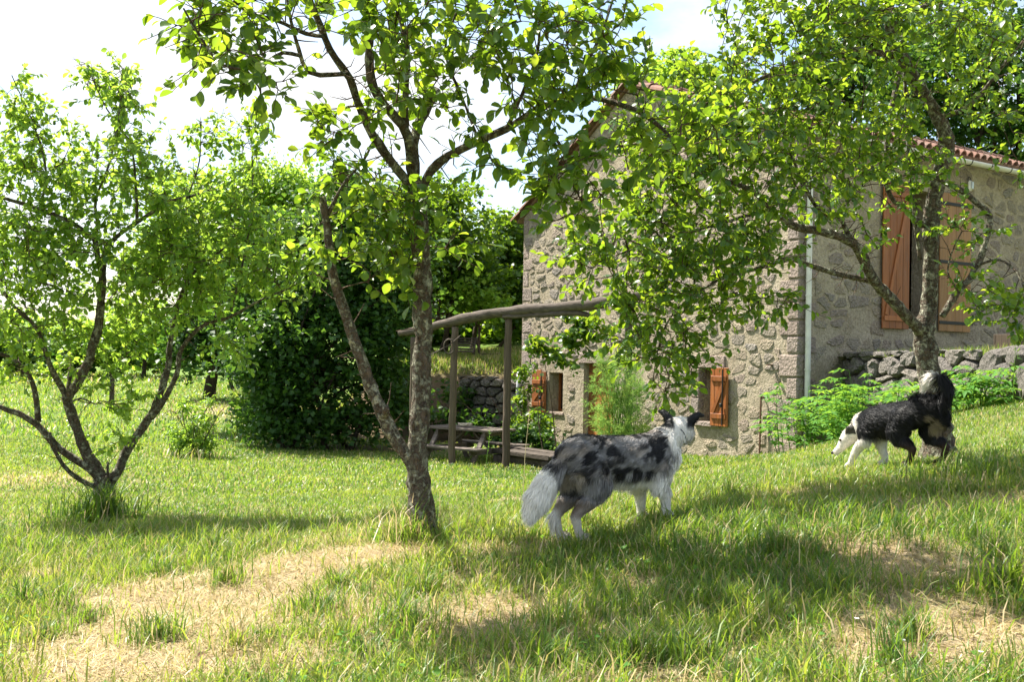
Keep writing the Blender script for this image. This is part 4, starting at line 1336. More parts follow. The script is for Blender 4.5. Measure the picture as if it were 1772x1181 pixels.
lblobs = [(205, 170, 35, 60, 8.0, .3, 31), (215, 260, 45, 60, 8.0, .4, 31), (160, 150, 15, 40, 8, .2, 10), (30, 180, 40, 60, 7.8, .3, 23), (75, 270, 60, 60, 7.9, .5, 35), (20, 290, 50, 60, 7.8, .4, 27), (140, 320, 80, 50, 8.0, .5, 35), (250, 330, 60, 60, 8.0, .5, 31),
          (347, 240, 20, 40, 8, .2, 11), (435, 250, 25, 60, 8, .2, 20), (340, 340, 70, 50, 8.0, .5, 35), (430, 360, 50, 50, 8.0, .4, 23), (60, 400, 90, 50, 7.9, .6, 43), (350, 430, 90, 50, 8.0, .6, 47), (460, 440, 80, 50, 7.9, .5, 35), (250, 450, 60, 40, 8.2, .5, 23),
          (60, 480, 80, 50, 7.8, .6, 40), (140, 500, 40, 50, 8.3, .4, 17), (240, 530, 50, 50, 8.3, .5, 23), (350, 510, 60, 40, 8.1, .4, 23), (470, 500, 60, 30, 7.9, .3, 17), (40, 560, 60, 40, 7.8, .4, 27), (200, 590, 40, 40, 8.4, .4, 15), (395, 590, 25, 25, 7.9, .3, 10), (20, 630, 40, 40, 7.9, .4, 13),
          (110, 640, 40, 30, 8.3, .3, 11), (205, 680, 40, 30, 8.0, .3, 13), (205, 750, 12, 22, 8.1, .2, 5), (520, 470, 30, 30, 7.9, .2, 10), (300, 400, 50, 30, 8.0, .4, 15), (-40, 420, 40, 120, 7.8, .5, 27),
          (170, 400, 80, 60, 8.0, .6, 26), (110, 430, 80, 50, 7.7, .4, 18), (30, 470, 70, 60, 7.6, .4, 16), (200, 480, 70, 50, 7.8, .4, 16), (300, 470, 80, 60, 7.9, .5, 26), (110, 560, 60, 40, 7.9, .4, 12), (280, 540, 60, 40, 8.0, .4, 12), (110, 360, 70, 40, 7.9, .4, 14), (420, 480, 80, 50, 7.9, .4, 16), (520, 420, 40, 50, 7.9, .3, 8)]
fruit_tree('plum_tree', 'many limbed plum tree with low fork and tufted base in the meadow', ltrunk, llimbs, lblobs, 303, (.036, .066), (16, 24), 300, 30, 260, rscale=.8, leafm='lime_leaf')

# ================================================================== BACKGROUND TREES
def wood_tree(name, label, px, d, lobes, leaf, count, m, seed, stems=1, trunk_r=.12, group=None, bark='dark_bark', spread=.5, zbase=None, tmpl=None, clump=.55, shell=.45, jit=.22):
    """lobes: (px,py,rx_px,ry_px,depth_off); leaves gathered in clumps spread through each lobe"""
    rg = np.random.default_rng(seed)
    b = P(px, 600, d); base = Vector((b.x, b.y, g1(b.x, b.y) if zbase is None else zbase))
    root = empty(name, base); tag(root, label, 'tree', group)
    off = np.array(base); sc_ = d / FPX
    tot = sum(l[2] * l[3] for l in lobes)
    PS = []; cen = []
    for (lx, ly, rx, ry, do) in lobes:
        c = PN(lx, ly, d + do) - off
        ax = np.array([rx * sc_, (rx + ry) * .5 * sc_, ry * sc_])
        cen.append((c, ax))
        n = int(count * lx * 0 + count * rx * ry / tot)
        nc = max(6, int(n / 26))
        q = rg.normal(size=(nc, 3)); q /= np.linalg.norm(q, axis=1)[:, None]
        rad = shell + (1 - shell) * rg.random(nc) ** .6
        cc = c + q * rad[:, None] * ax * (1 + jit * rg.normal(size=(nc, 1)))
        cl = rg.integers(0, nc, n)
        sp = clump * (.6 + .8 * rg.random(nc))[cl]
        PS.append(cc[cl] + rg.normal(size=(n, 3)) * sp[:, None] * np.array([.34, .34, .22]))
    PS = np.vstack(PS)
    ok = PS[:, 2] > .05
    PS = PS[ok]
    D = rg.normal(size=(len(PS), 3)); D[:, 2] = D[:, 2] * .5 - .35
    D, S, Nn = leaf_frames(D, rg, .62)
    L = rg.uniform(leaf * .7, leaf * 1.25, len(PS)); W_ = rg.uniform(.9, 1.3, len(PS))
    leaves_obj('crown', PS, D, S, Nn, L, W_, M[m], root, tmpl or LT_F, rg)
    tops = np.array([c for c, a in cen])
    for s_ in range(stems):
        a = np.array([rg.normal() * spread * (stems > 1), rg.normal() * spread * .6 * (stems > 1), -.15])
        tg = tops[s_ % len(tops)] + rg.normal(size=3) * .25
        mid = a * .5 + tg * .5 + np.array([0, 0, .25]) + rg.normal(size=3) * .25
        pp, rr = smooth_poly([a, a * .8 + mid * .2 + rg.normal(size=3) * .05, mid, tg], [trunk_r, trunk_r * .85, trunk_r * .6, trunk_r * .25], .25)
        mb = MB(); mb.tube(pp, rr, 8, True, 0, .15)
        mb.build('trunk', M[bark], root, smooth=True)
        for k in range(3):
            t0 = rg.uniform(.45, .9); i = int(t0 * (len(pp) - 1)); e = tops[rg.integers(0, len(tops))] + rg.normal(size=3) * cen[0][1] * .35
            q2, r2 = smooth_poly([pp[i], (pp[i] + e) / 2 + np.array([0, 0, .2]), e], [rr[i] * .6, rr[i] * .4, rr[i] * .15], .3)
            mb = MB(); mb.tube(q2, r2, 6, False); mb.build('branch', M[bark], root, smooth=True)
    return root
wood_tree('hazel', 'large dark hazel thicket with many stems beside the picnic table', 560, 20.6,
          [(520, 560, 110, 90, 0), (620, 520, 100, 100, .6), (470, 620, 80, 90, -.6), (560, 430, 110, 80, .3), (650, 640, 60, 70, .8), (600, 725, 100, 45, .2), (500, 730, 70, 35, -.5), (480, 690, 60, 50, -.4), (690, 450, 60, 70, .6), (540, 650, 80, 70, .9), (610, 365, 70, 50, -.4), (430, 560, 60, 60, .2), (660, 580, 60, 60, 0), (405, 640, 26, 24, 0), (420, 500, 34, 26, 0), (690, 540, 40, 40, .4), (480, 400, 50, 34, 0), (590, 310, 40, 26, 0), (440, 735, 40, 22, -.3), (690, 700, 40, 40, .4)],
          .115, 34000, 'wood_leaf', 41, stems=8, trunk_r=.065, spread=.45, shell=.12, clump=.62, jit=.34)  # darker leaf than the other hazels: the thicket's shade put into the colour
wood_tree('hazel', 'tall sunlit hazel rising behind the pergola beam', 765, 29, [(770, 350, 50, 50, 0), (790, 430, 75, 60, 0), (740, 480, 70, 70, .4), (820, 500, 60, 50, .3), (700, 400, 60, 70, .5)], .16, 11000, 'hazel_leaf', 42, stems=4, trunk_r=.09, spread=.5)
wood_tree('hazel', 'leaning hazel crown shading the bank behind the centre plum tree', 640, 26.3, [(640, 385, 80, 60, 0), (690, 430, 70, 60, .2), (720, 370, 50, 50, 0), (600, 420, 60, 60, 0)], .13, 11000, 'hazel_leaf', 56, stems=3, trunk_r=.08, spread=.4, shell=.25)
wood_tree('hazel', 'round topped hazel against the left edge of the house', 875, 31, [(880, 415, 45, 50, 0), (865, 480, 60, 55, 0), (900, 530, 60, 50, .4)], .17, 7500, 'hazel_leaf', 43, stems=3, trunk_r=.09, spread=.5)
wood_tree('field_tree', 'bright yellow green leafy tree just behind the left plum tree', 430, 24, [(330, 350, 75, 55, 0), (430, 350, 80, 65, .4), (520, 360, 70, 70, .2), (380, 440, 110, 70, 0), (500, 450, 80, 70, .3), (290, 440, 70, 60, 0), (480, 320, 60, 40, 0), (560, 420, 60, 70, 0), (420, 500, 110, 50, 0)], .105, 30000, 'lime_leaf', 44, stems=3, trunk_r=.1, spread=.4)
wood_tree('field_tree', 'small dark tree with short thick trunk in the back meadow', 365, 34, [(360, 570, 70, 55, 0), (330, 610, 45, 30, -.4), (405, 600, 40, 40, .3), (380, 530, 50, 40, .5)], .18, 6500, 'wood_leaf', 45, stems=1, trunk_r=.26)
wood_tree('field_tree', 'slender young tree with bare lower trunk behind the meadow', 412, 38, [(420, 560, 45, 50, 0), (440, 610, 40, 20, 1)], .18, 3000, 'hazel_leaf', 46, stems=1, trunk_r=.09)
wood_tree('field_tree', 'pale green hedgerow tree at the far end of the meadow', 250, 52, [(230, 570, 70, 55, 0), (300, 590, 60, 50, 0), (170, 590, 60, 45, 0)], .26, 5000, 'lime_leaf', 47, stems=1, trunk_r=.16)
wood_tree('field_tree', 'far hedgerow tree at the open left side of the meadow', 40, 60, [(30, 580, 70, 50, 0), (110, 590, 60, 45, 0), (-40, 580, 60, 50, 0)], .28, 5000, 'lime_leaf', 48, stems=1, trunk_r=.16)
wood_tree('hedge_bush', 'rounded hedge bush far off at the left end of the field boundary', 10, 56, [(-30, 606, 60, 30, 0), (30, 610, 50, 24, 0), (80, 604, 50, 30, 0)], .26, 5000, 'hazel_leaf', 57, stems=1, trunk_r=.15)
wood_tree('hedge_bush', 'darker hedge bush far off in the middle of the field boundary', 150, 54, [(130, 612, 50, 26, 0), (190, 606, 50, 34, 0)], .26, 4500, 'wood_leaf', 58, stems=1, trunk_r=.15)
wood_tree('hedge_bush', 'hedge bush far off on the field boundary near the small dark tree', 290, 58, [(250, 612, 50, 28, 0), (310, 606, 50, 34, 0), (400, 612, 60, 30, 0), (470, 610, 50, 34, 0)], .26, 6500, 'hazel_leaf', 59, stems=1, trunk_r=.15)
wood_tree('hazel', 'leafy undergrowth hazel on top of the bank behind the rack', 760, 33, [(720, 570, 70, 50, 0), (800, 560, 70, 50, .4), (870, 575, 60, 45, .2), (650, 590, 60, 50, 0)], .18, 9000, 'hazel_leaf', 49, stems=4, trunk_r=.07, spread=.9)
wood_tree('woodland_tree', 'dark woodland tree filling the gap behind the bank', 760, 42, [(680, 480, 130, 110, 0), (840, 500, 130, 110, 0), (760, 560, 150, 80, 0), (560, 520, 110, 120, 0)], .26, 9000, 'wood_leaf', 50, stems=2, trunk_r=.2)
wood_tree('pale_sapling', 'thin grey stemmed sapling on the bank beside the pergola post', 828, 28.5, [(825, 500, 35, 30, 0), (850, 530, 25, 20, 0)], .14, 900, 'lime_leaf', 51, stems=1, trunk_r=.045, bark='twig')
# wooded slope behind the house
wood_tree('woodland_tree', 'tall dark woodland tree rising above the gutter behind the house', 1720, 36, [(1640, 120, 120, 110, 0), (1760, 90, 120, 130, 0), (1700, 230, 120, 70, 0), (1800, 240, 100, 90, 0), (1570, 200, 90, 80, .5)], .2, 16000, 'wood_leaf', 52, stems=3, trunk_r=.2, spread=.6)
wood_tree('woodland_tree', 'dark woodland tree behind the roof ridge', 1480, 40, [(1480, 110, 120, 90, 0), (1400, 170, 90, 60, 0), (1560, 60, 110, 80, 0)], .24, 9000, 'wood_leaf', 53, stems=2, trunk_r=.2)
wood_tree('woodland_tree', 'yellow green treetop showing above the house gable', 1120, 44, [(1110, 165, 60, 40, 0), (1170, 140, 60, 45, 0), (1230, 150, 70, 40, 0)], .22, 5000, 'lime_leaf', 54, stems=2, trunk_r=.16)
wood_tree('woodland_tree', 'broad dark woodland tree at the right beyond the terrace', 1900, 32, [(1880, 150, 120, 140, 0), (1900, 330, 110, 90, 0), (1960, 60, 110, 110, 0)], .2, 7000, 'wood_leaf', 55, stems=2, trunk_r=.2)

# ================================================================== SHRUBS AND PLANTS
def shrub(name, label, px, py, d, lobes, leaf, count, m, seed, stems=6, clump=.25, cat='shrub', tmpl=None, zb=None):
    r = wood_tree(name, label, px, d, lobes, leaf, count, m, seed, stems=stems, trunk_r=.012, bark='twig', spread=.12, tmpl=tmpl, clump=clump, shell=.2, zbase=zb)
    r['category'] = cat
    for c in r.children:
        if c.name.startswith('trunk') or c.name.startswith('branch'): c.name = 'stem'
        elif c.name.startswith('crown'): c.name = 'foliage'
    return r
shrub('leafy_shrub', 'small bright leafy shrub growing alone in the lawn behind the left tree', 335, 785, 17.2, [(338, 768, 52, 24, 0), (325, 745, 34, 22, 0), (352, 728, 26, 22, 0), (325, 708, 14, 18, 0), (362, 690, 8, 16, 0)], .085, 2200, 'lime_leaf', 61, clump=.14, tmpl=LT_LANCE, stems=9)
shrub('leafy_shrub', 'loose shrub at the sunlit foot of the hazel thicket', 440, 720, 23.5, [(445, 705, 35, 30, 0), (470, 680, 30, 25, 0)], .11, 1300, 'hazel_leaf', 62, clump=.3)
shrub('vine', 'climbing vine with bright leaves hanging from the pergola above the small window', 960, 600, 17.6, [(925, 600, 28, 22, 0), (965, 610, 32, 18, 0), (1000, 590, 30, 30, .1), (985, 630, 22, 10, 0), (1020, 570, 40, 30, .2), (1000, 550, 40, 20, .3)], .11, 1300, 'plum_leaf', 63, clump=.2, cat='vine', tmpl=LT_N, stems=2)
shrub('ivy', 'dark ivy and nettles growing at the far foot of the gable', 915, 745, 20.8, [(905, 700, 14, 40, .8), (925, 735, 24, 24, 0), (895, 750, 24, 20, .3), (910, 650, 12, 30, 1.0), (940, 745, 16, 14, -.3)], .10, 1300, 'hazel_leaf', 64, clump=.25, cat='ivy')
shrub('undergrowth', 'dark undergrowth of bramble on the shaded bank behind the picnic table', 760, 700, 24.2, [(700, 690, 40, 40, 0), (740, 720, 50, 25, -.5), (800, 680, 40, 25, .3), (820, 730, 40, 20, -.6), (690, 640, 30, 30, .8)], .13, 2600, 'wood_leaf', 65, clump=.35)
shrub('undergrowth', 'bramble and nettles at the shaded foot of the house corner behind the bench', 920, 760, 19.6, [(900, 755, 26, 18, 0), (935, 760, 26, 14, 0), (870, 760, 30, 14, .4)], .10, 1200, 'wood_leaf', 66, clump=.25)
def pinnate_plant(name, label, px, py, d, n, seed, h=(.5, .9), sx=.35, group=None, leaf=.13):
    rg = np.random.default_rng(seed)
    b = P(px, py, d); base = Vector((b.x, b.y, g1(b.x, b.y)))
    root = empty(name, base); tag(root, label, 'plant', group)
    st = MB(); LP = []; LD = []
    for k in range(n):
        a = np.array([rg.normal() * sx, rg.normal() * sx * .6, -.05]); hh = rg.uniform(*h)
        tip = a + np.array([rg.normal() * .12, rg.normal() * .1 - .05, hh])
        pp = np.array([a, (a + tip) / 2 + rg.normal(size=3) * .02, tip])
        st.tube(pp, [.008, .006, .003], 4, False)
        for q in range(7):
            t = .35 + .65 * q / 6
            o = a + (tip - a) * t
            ang = rg.uniform(0, 6.28)
            dr = np.array([math.cos(ang), math.sin(ang), .25]); ln = rg.uniform(.18, .32)
            e = o + dr * ln - np.array([0, 0, .06])
            st.tube([o, (o + e) / 2 + np.array([0, 0, .03]), e], [.004, .003, .002], 3, False)
            sd = np.cross(dr, [0, 0, 1]); sd /= np.linalg.norm(sd)
            for j in range(4):
                tt = .3 + .7 * j / 3; c = o + (e - o) * tt + np.array([0, 0, .03 * (1 - abs(2 * tt - 1))])
                for sg in ((-1, 1) if j < 3 else (-1, 0, 1)):
                    LP.append(c); LD.append(dr * .6 + sd * sg * .9 + np.array([0, 0, -.22]) + rg.normal(size=3) * .12)
    tag(st.build('stems', M['elder_leaf'], root, True), kind='stuff')
    LP = np.array(LP); D, S, Nn = leaf_frames(np.array(LD), rg, .85)
    tag(leaves_obj('foliage', LP, D, S, Nn, rg.uniform(leaf * .75, leaf * 1.2, len(LP)), np.full(len(LP), 1.0), M['elder_leaf'], root, LT_LANCE, rg), kind='stuff')
    return root
pinnate_plant('dwarf_elder', 'clump of dwarf elder with pointed leaflets below the white downpipe', 1412, 790, 15.2, 16, 71, (.55, 1.05), .36)
pinnate_plant('dwarf_elder', 'tall dwarf elder growing against the wall between downpipe and dry stones', 1455, 760, 15.8, 12, 72, (.8, 1.35), .38)
pinnate_plant('dwarf_elder', 'sunlit dwarf elder just behind the black dog', 1500, 770, 13.6, 14, 73, (.5, .95), .36)
pinnate_plant('dwarf_elder', 'dwarf elder growing right of the thick plum trunk before the dry wall', 1688, 745, 11.2, 12, 74, (.25, .52), .24)
pinnate_plant('dwarf_elder', 'low dwarf elder hidden behind the thick plum trunk', 1600, 760, 12.2, 8, 75, (.3, .55), .3)
# fennel
def fennel():
    rg = np.random.default_rng(81)
    b = P(1072, 800, 15.2); base = Vector((b.x, b.y, g1(b.x, b.y)))
    root = empty('fennel', base); tag(root, 'tall feathery green fennel plant in front of the house door', 'plant')
    st = MB(); O = []; Dd = []; Ln = []; R_ = []
    Hh = P(1075, 592, 15.2).z - base.z
    for k in range(95):
        a = np.array([rg.normal() * .12, rg.normal() * .1, -.05]); ang = rg.uniform(0, 6.28)
        hh = Hh * rg.uniform(.28, .93)
        t = hh / Hh
        wdt = .52 * math.sin(math.pi * min(1, .18 + .72 * t)) ** .8 * rg.random() ** .5
        tip = np.array([math.cos(ang) * wdt, math.sin(ang) * wdt, hh])
        mid = np.array([a[0] + .25 * tip[0], a[1] + .25 * tip[1], hh * .62])
        pp, rr = smooth_poly([a, mid, tip], [.007, .005, .002], .1)
        st.tube(pp, rr, 4, False, r=rg.random())
        ax = tip - mid; ax /= np.linalg.norm(ax)
        tone = rg.random() * .5 + (.4 if t < .45 and rg.random() < .6 else 0)
        for q in range(16):
            br = ax + rg.normal(size=3) * .75; br[2] += .2; br /= np.linalg.norm(br); bl = rg.uniform(.10, .24)
            o0 = tip - ax * rg.uniform(0, .22)
            m = 16
            tt = rg.uniform(.15, 1, m)
            pnt = o0 + br * (bl * tt)[:, None] + np.array([0, 0, -.05]) * (tt ** 2)[:, None]
            dd = br * .8 + rg.normal(size=(m, 3)) * .8
            O.append(pnt); Dd.append(dd / np.linalg.norm(dd, axis=1)[:, None]); Ln.append(rg.uniform(.03, .075, m)); R_.append(np.full(m, tone) + rg.random(m) * .1)
    O = np.vstack(O); Dd = np.vstack(Dd); Ln = np.concatenate(Ln); R_ = np.clip(np.concatenate(R_), 0, .98)
    s2 = np.cross(Dd, rg.normal(size=O.shape)); s2 /= np.linalg.norm(s2, axis=1)[:, None]
    V = np.stack([O - s2 * .003, O + s2 * .003, O + Dd * Ln[:, None]], 1).reshape(-1, 3)
    tag(st.build('stems', M['fennel'], root, True), kind='stuff')
    tag(bigmesh('foliage', V, np.arange(len(V)), np.full(len(O), 3), M['fennel'], root, attrs={'rnd': np.repeat(R_, 3)}), kind='stuff')
fennel()
# seed stalks
for k, (px, py, d, h, lab) in enumerate([(905, 860, 8.2, .78, 'single dry grass stalk with seed head left of the grey dog'), (838, 850, 8.6, .62, 'thin green grass stalk between plum trunk and pergola post'), (1752, 730, 9.2, .95, 'tall flowering weed before the pale wall block')]):
    q = P(px, py, d); zq = g1(q.x, q.y)
    root = empty('seed_stalk', (q.x, q.y, zq)); tag(root, lab, 'plant')
    mb = MB(); pts = [(0, 0, -.03), (.01, .005, h * .5), (.04, .0, h)]; mb.tube(pts, [.003, .0025, .0015], 4, False); mb.build('stem', M['straw_stem'] if k == 0 else M['fennel'], root)
    rg_ = np.random.default_rng(k)
    LP = []; LD = []
    for i in range(26):
        t = rg_.uniform(.72 if k < 2 else .25, 1); LP.append((.04 * t, 0, h * t)); LD.append(rg_.normal(size=3) * .5 + np.array([0, 0, .6 if k < 2 else .2]))
    LD = np.array(LD); D, S, Nn = leaf_frames(LD, rg_, .5)
    leaves_obj('seed_head' if k < 2 else 'foliage', np.array(LP), D, S, Nn, np.full(26, .022 if k < 2 else .06), np.full(26, .6), M['straw_stem'] if k == 0 else M['elder_leaf'], root, LT_LANCE, rg_)

# ================================================================== DOGS
def vn3(p, s, sd=0):
    return (vnoise(p[:, 0] * s + sd, p[:, 2] * s + p[:, 1] * s * .7 + sd) + vnoise(p[:, 1] * s + 31 + sd, p[:, 2] * s * 1.1 + 7 - p[:, 0] * s * .4)) / 2
_ICO = None
def body_mesh(chains, voxel=.0095, smooth_it=6):
    """chains: list of lists of (x,y,z,r,sy) -> one continuous skin"""
    global _ICO
    if _ICO is None:
        bm = bmesh.new(); bmesh.ops.create_icosphere(bm, subdivisions=2, radius=1.0)
        bm.verts.index_update()
        _ICO = (np.array([v.co[:] for v in bm.verts]), np.array([[v.index for v in f.verts] for f in bm.faces])); bm.free()
    IV, IF = _ICO
    V = []; F = []; n0 = 0
    for ch in chains:
        for i in range(len(ch) - 1):
            a = np.array(ch[i], float); b = np.array(ch[i + 1], float)
            L = np.linalg.norm(a[:3] - b[:3]); n = max(2, int(L / (min(a[3], b[3]) * .3)) + 1)
            for t in np.linspace(0, 1, n):
                q = a * (1 - t) + b * t
                V.append(IV * np.array([q[3], q[3] * q[4], q[3]]) + q[:3]); F.append(IF + n0); n0 += len(IV)
    V = np.vstack(V); F = np.vstack(F)
    me = bpy.data.meshes.new('body'); me.from_pydata(V.tolist(), [], F.tolist())
    o = bpy.data.objects.new('body', me); link(o)
    md = o.modifiers.new('r', 'REMESH'); md.mode = 'VOXEL'; md.voxel_size = voxel
    ms = o.modifiers.new('s', 'SMOOTH'); ms.factor = .5; ms.iterations = smooth_it
    dg = bpy.context.evaluated_depsgraph_get()
    m2 = bpy.data.meshes.new_from_object(o.evaluated_get(dg))
    bpy.data.objects.remove(o)
    return m2
def dog(name, label, loc, heading, chains, colour, flow, length, nfur, seed, extras, sx=0.0, sy=0.0):
    rg = np.random.default_rng(seed)
    root = empty(name, loc, heading); tag(root, label, 'dog')
    me = body_mesh(chains)
    nv = len(me.vertices)
    co = np.empty(nv * 3, np.float32); me.vertices.foreach_get('co', co); co = co.reshape(-1, 3).astype(float)
    a = me.attributes.new('fur_colour', 'FLOAT_COLOR', 'POINT')
    c = colour(co) * .8
    a.data.foreach_set('color', np.hstack([c, np.ones((nv, 1))]).astype(np.float32).ravel())
    me.materials.clear(); me.materials.append(M['fur'])
    me.polygons.foreach_set('use_smooth', [True] * len(me.polygons))
    body = link(bpy.data.objects.new('body', me), root)
    # fur
    me.calc_loop_triangles()
    nt = len(me.loop_triangles); tri = np.empty(nt * 3, np.int32); me.loop_triangles.foreach_get('vertices', tri); tri = tri.reshape(-1, 3)
    A, B, C_ = co[tri[:, 0]], co[tri[:, 1]], co[tri[:, 2]]
    nr = np.cross(B - A, C_ - A); ar = np.linalg.norm(nr, axis=1); nr /= ar[:, None] + 1e-12
    ti = rg.choice(nt, nfur, p=ar / ar.sum())
    u, v = rg.random(nfur), rg.random(nfur); sw = u + v > 1; u[sw] = 1 - u[sw]; v[sw] = 1 - v[sw]
    p = A[ti] + (B - A)[ti] * u[:, None] + (C_ - A)[ti] * v[:, None]; n = nr[ti]
    fl = flow(p); fl /= np.linalg.norm(fl, axis=1)[:, None] + 1e-9
    # wavy locks
    wv = np.stack([vn3(p, 22, 3) - .5, vn3(p, 22, 13) - .5, vn3(p, 22, 23) - .5], 1) * .8
    d = fl + wv + rg.normal(size=(nfur, 3)) * .12
    d = d - n * (d * n).sum(1)[:, None] + n * (.24 + .16 * rg.random(nfur))[:, None]
    d /= np.linalg.norm(d, axis=1)[:, None]
    L = length(p) * rg.uniform(.6, 1.25, nfur)
    d2 = d - n * .28 + fl * .25 + np.array([0, 0, -.22]); d2 /= np.linalg.norm(d2, axis=1)[:, None]
    p = p - n * .002
    q1 = p + d * L[:, None] * .5; q2 = q1 + d2 * L[:, None] * .5
    s = np.cross(d, n) + rg.normal(size=(nfur, 3)) * .35; s /= np.linalg.norm(s, axis=1)[:, None]
    wd = (rg.uniform(.0009, .0016, nfur) * np.clip(L / .03, .7, 1.4))[:, None]
    V = np.stack([p - s * wd, p + s * wd, q1 - s * wd * .8, q1 + s * wd * .8, q2], 1).reshape(-1, 3)
    b0 = np.arange(nfur)[:, None] * 5
    loops = (b0 + np.array([0, 1, 3, 2, 2, 3, 4])[None, :]).ravel()
    cc = colour(p + fl * .012) * rg.uniform(.85, 1.12, (nfur, 1))
    o = bigmesh('fur', V, loops, np.tile([4, 3], nfur), M['fur'], body, attrs={'fur_colour': np.repeat(np.clip(cc, 0, .95), 5, 0)})
    tag(o, kind='stuff')
    extras(root, body)
    for ob in root.children_recursive:          # the body follows the slope of the ground
        k = len(ob.data.vertices); vv = np.empty(k * 3, np.float32); ob.data.vertices.foreach_get('co', vv); vv = vv.reshape(-1, 3)
        vv[:, 2] += sx * vv[:, 0] + sy * vv[:, 1]
        ob.data.vertices.foreach_set('co', vv.ravel()); ob.data.update()
    return root
def sm(a, b, x): return sstep(a, b, x)
M['nose'] = plain('dog_nose', (.012, .011, .011), .3)
M['eye'] = plain('dog_eye', (.03, .018, .008), .08)
M['collar'] = plain('dog_collar', (.02, .03, .05), .5)
def ball(name, c, r, m, parent, sc3=(1, 1, 1)):
    bm = bmesh.new(); bmesh.ops.create_uvsphere(bm, u_segments=12, v_segments=8, radius=r)
    for q in bm.verts: q.co = Vector((q.co.x * sc3[0], q.co.y * sc3[1], q.co.z * sc3[2])) + Vector(c)
    me = bpy.data.meshes.new(name); bm.to_mesh(me); bm.free(); me.materials.append(m); me.polygons.foreach_set('use_smooth', [True] * len(me.polygons))
    return link(bpy.data.objects.new(name, me), parent)

# ---- grey merle dog
pa = P(997, 943, 5.2); pb = P(1142, 909, 5.55)
hd1 = math.atan2(pb.y - pa.y, pb.x - pa.x)
mid1 = (pa + pb) / 2; gd1 = g1(mid1.x, mid1.y)
hdir = np.array([math.cos(hd1), math.sin(hd1)])
def gl1(x, y):   # ground height in the dog's own frame
    wx = mid1.x + x * hdir[0] - y * hdir[1]; wy = mid1.y + x * hdir[1] + y * hdir[0]
    return g1(wx, wy) - gd1
# head turned to the left of the body
HT = math.radians(46)
hc = np.array([.475, .03, .527])
def hp(f, l, u): return tuple(hc + np.array([f * math.cos(HT) - l * math.sin(HT), f * math.sin(HT) + l * math.cos(HT), u]))
fr, fl_, rr_, rl = (.27, -.075), (.235, .085), (-.30, -.055), (-.335, .065)
S1X = float(np.clip(.3 * (gl1(.3, 0) - gl1(-.3, 0)) / .6, -.1, .1)) - .03; S1Y = 0.0
zf = {k: gl1(*k) - S1X * k[0] for k in (fr, fl_, rr_, rl)}
def foreleg(x, y, z0, dx=0):
    return [(x - .03, y * .75, .34, .075, .8), (x - .045, y * .95, .25, .05, .9), (x - .01 + dx * .3, y, .17 + z0 * .5, .036, 1), (x + dx * .7, y, .08 + z0, .027, 1), (x + dx, y, .035 + z0, .028, 1), (x + .03 + dx, y, .022 + z0, .03, .95)]
def hindleg(x, y, z0):
    return [(x + .045, y * .8, .36, .112, .75), (x + .08, y, .28, .09, .8), (x + .06, y, .215, .06, .9), (x - .02, y, .165 + z0 * .5, .034, 1), (x - .055, y, .135 + z0 * .7, .028, 1), (x - .03, y, .06 + z0, .023, 1), (x - .015, y, .032 + z0, .026, 1), (x + .025, y, .022 + z0, .03, .95)]
ch1 = [[(-.33, 0, .425, .085, .9), (-.27, 0, .415, .115, .88), (-.12, 0, .40, .12, .85), (.06, 0, .378, .136, .80), (.20, 0, .378, .146, .78), (.30, 0, .40, .115, .8), (.36, 0, .41, .08, .8)],
       [(.27, 0, .44, .10, .85), (.36, .005, .485, .085, .9), (.43, .02, .525, .075, 1), tuple(hc) + (.083, 1)],
       [tuple(hc) + (.083, 1), hp(.045, 0, -.008) + (.055, 1), hp(.10, 0, -.025) + (.036, 1), hp(.155, 0, -.032) + (.026, 1)],
       foreleg(*fr, zf[fr]), foreleg(*fl_, zf[fl_]), hindleg(*rr_, zf[rr_]), hindleg(*rl, zf[rl]),
       [(-.36, 0, .415, .045, 1), (-.43, .0, .36, .042, 1), (-.485, .01, .29, .056, 1), (-.535, .02, .22, .06, 1), (-.565, .02, .17, .042, 1)],
       # ears
       [hp(-.012, .052, .045) + (.03, 1), hp(-.018, .075, .078) + (.025, 1), hp(-.012, .095, .102) + (.018, 1), hp(.008, .122, .104) + (.011, 1)],
       [hp(-.012, -.052, .045) + (.03, 1), hp(-.018, -.078, .075) + (.025, 1), hp(-.012, -.102, .092) + (.018, 1), hp(.008, -.132, .082) + (.011, 1)]]
hc1 = hc
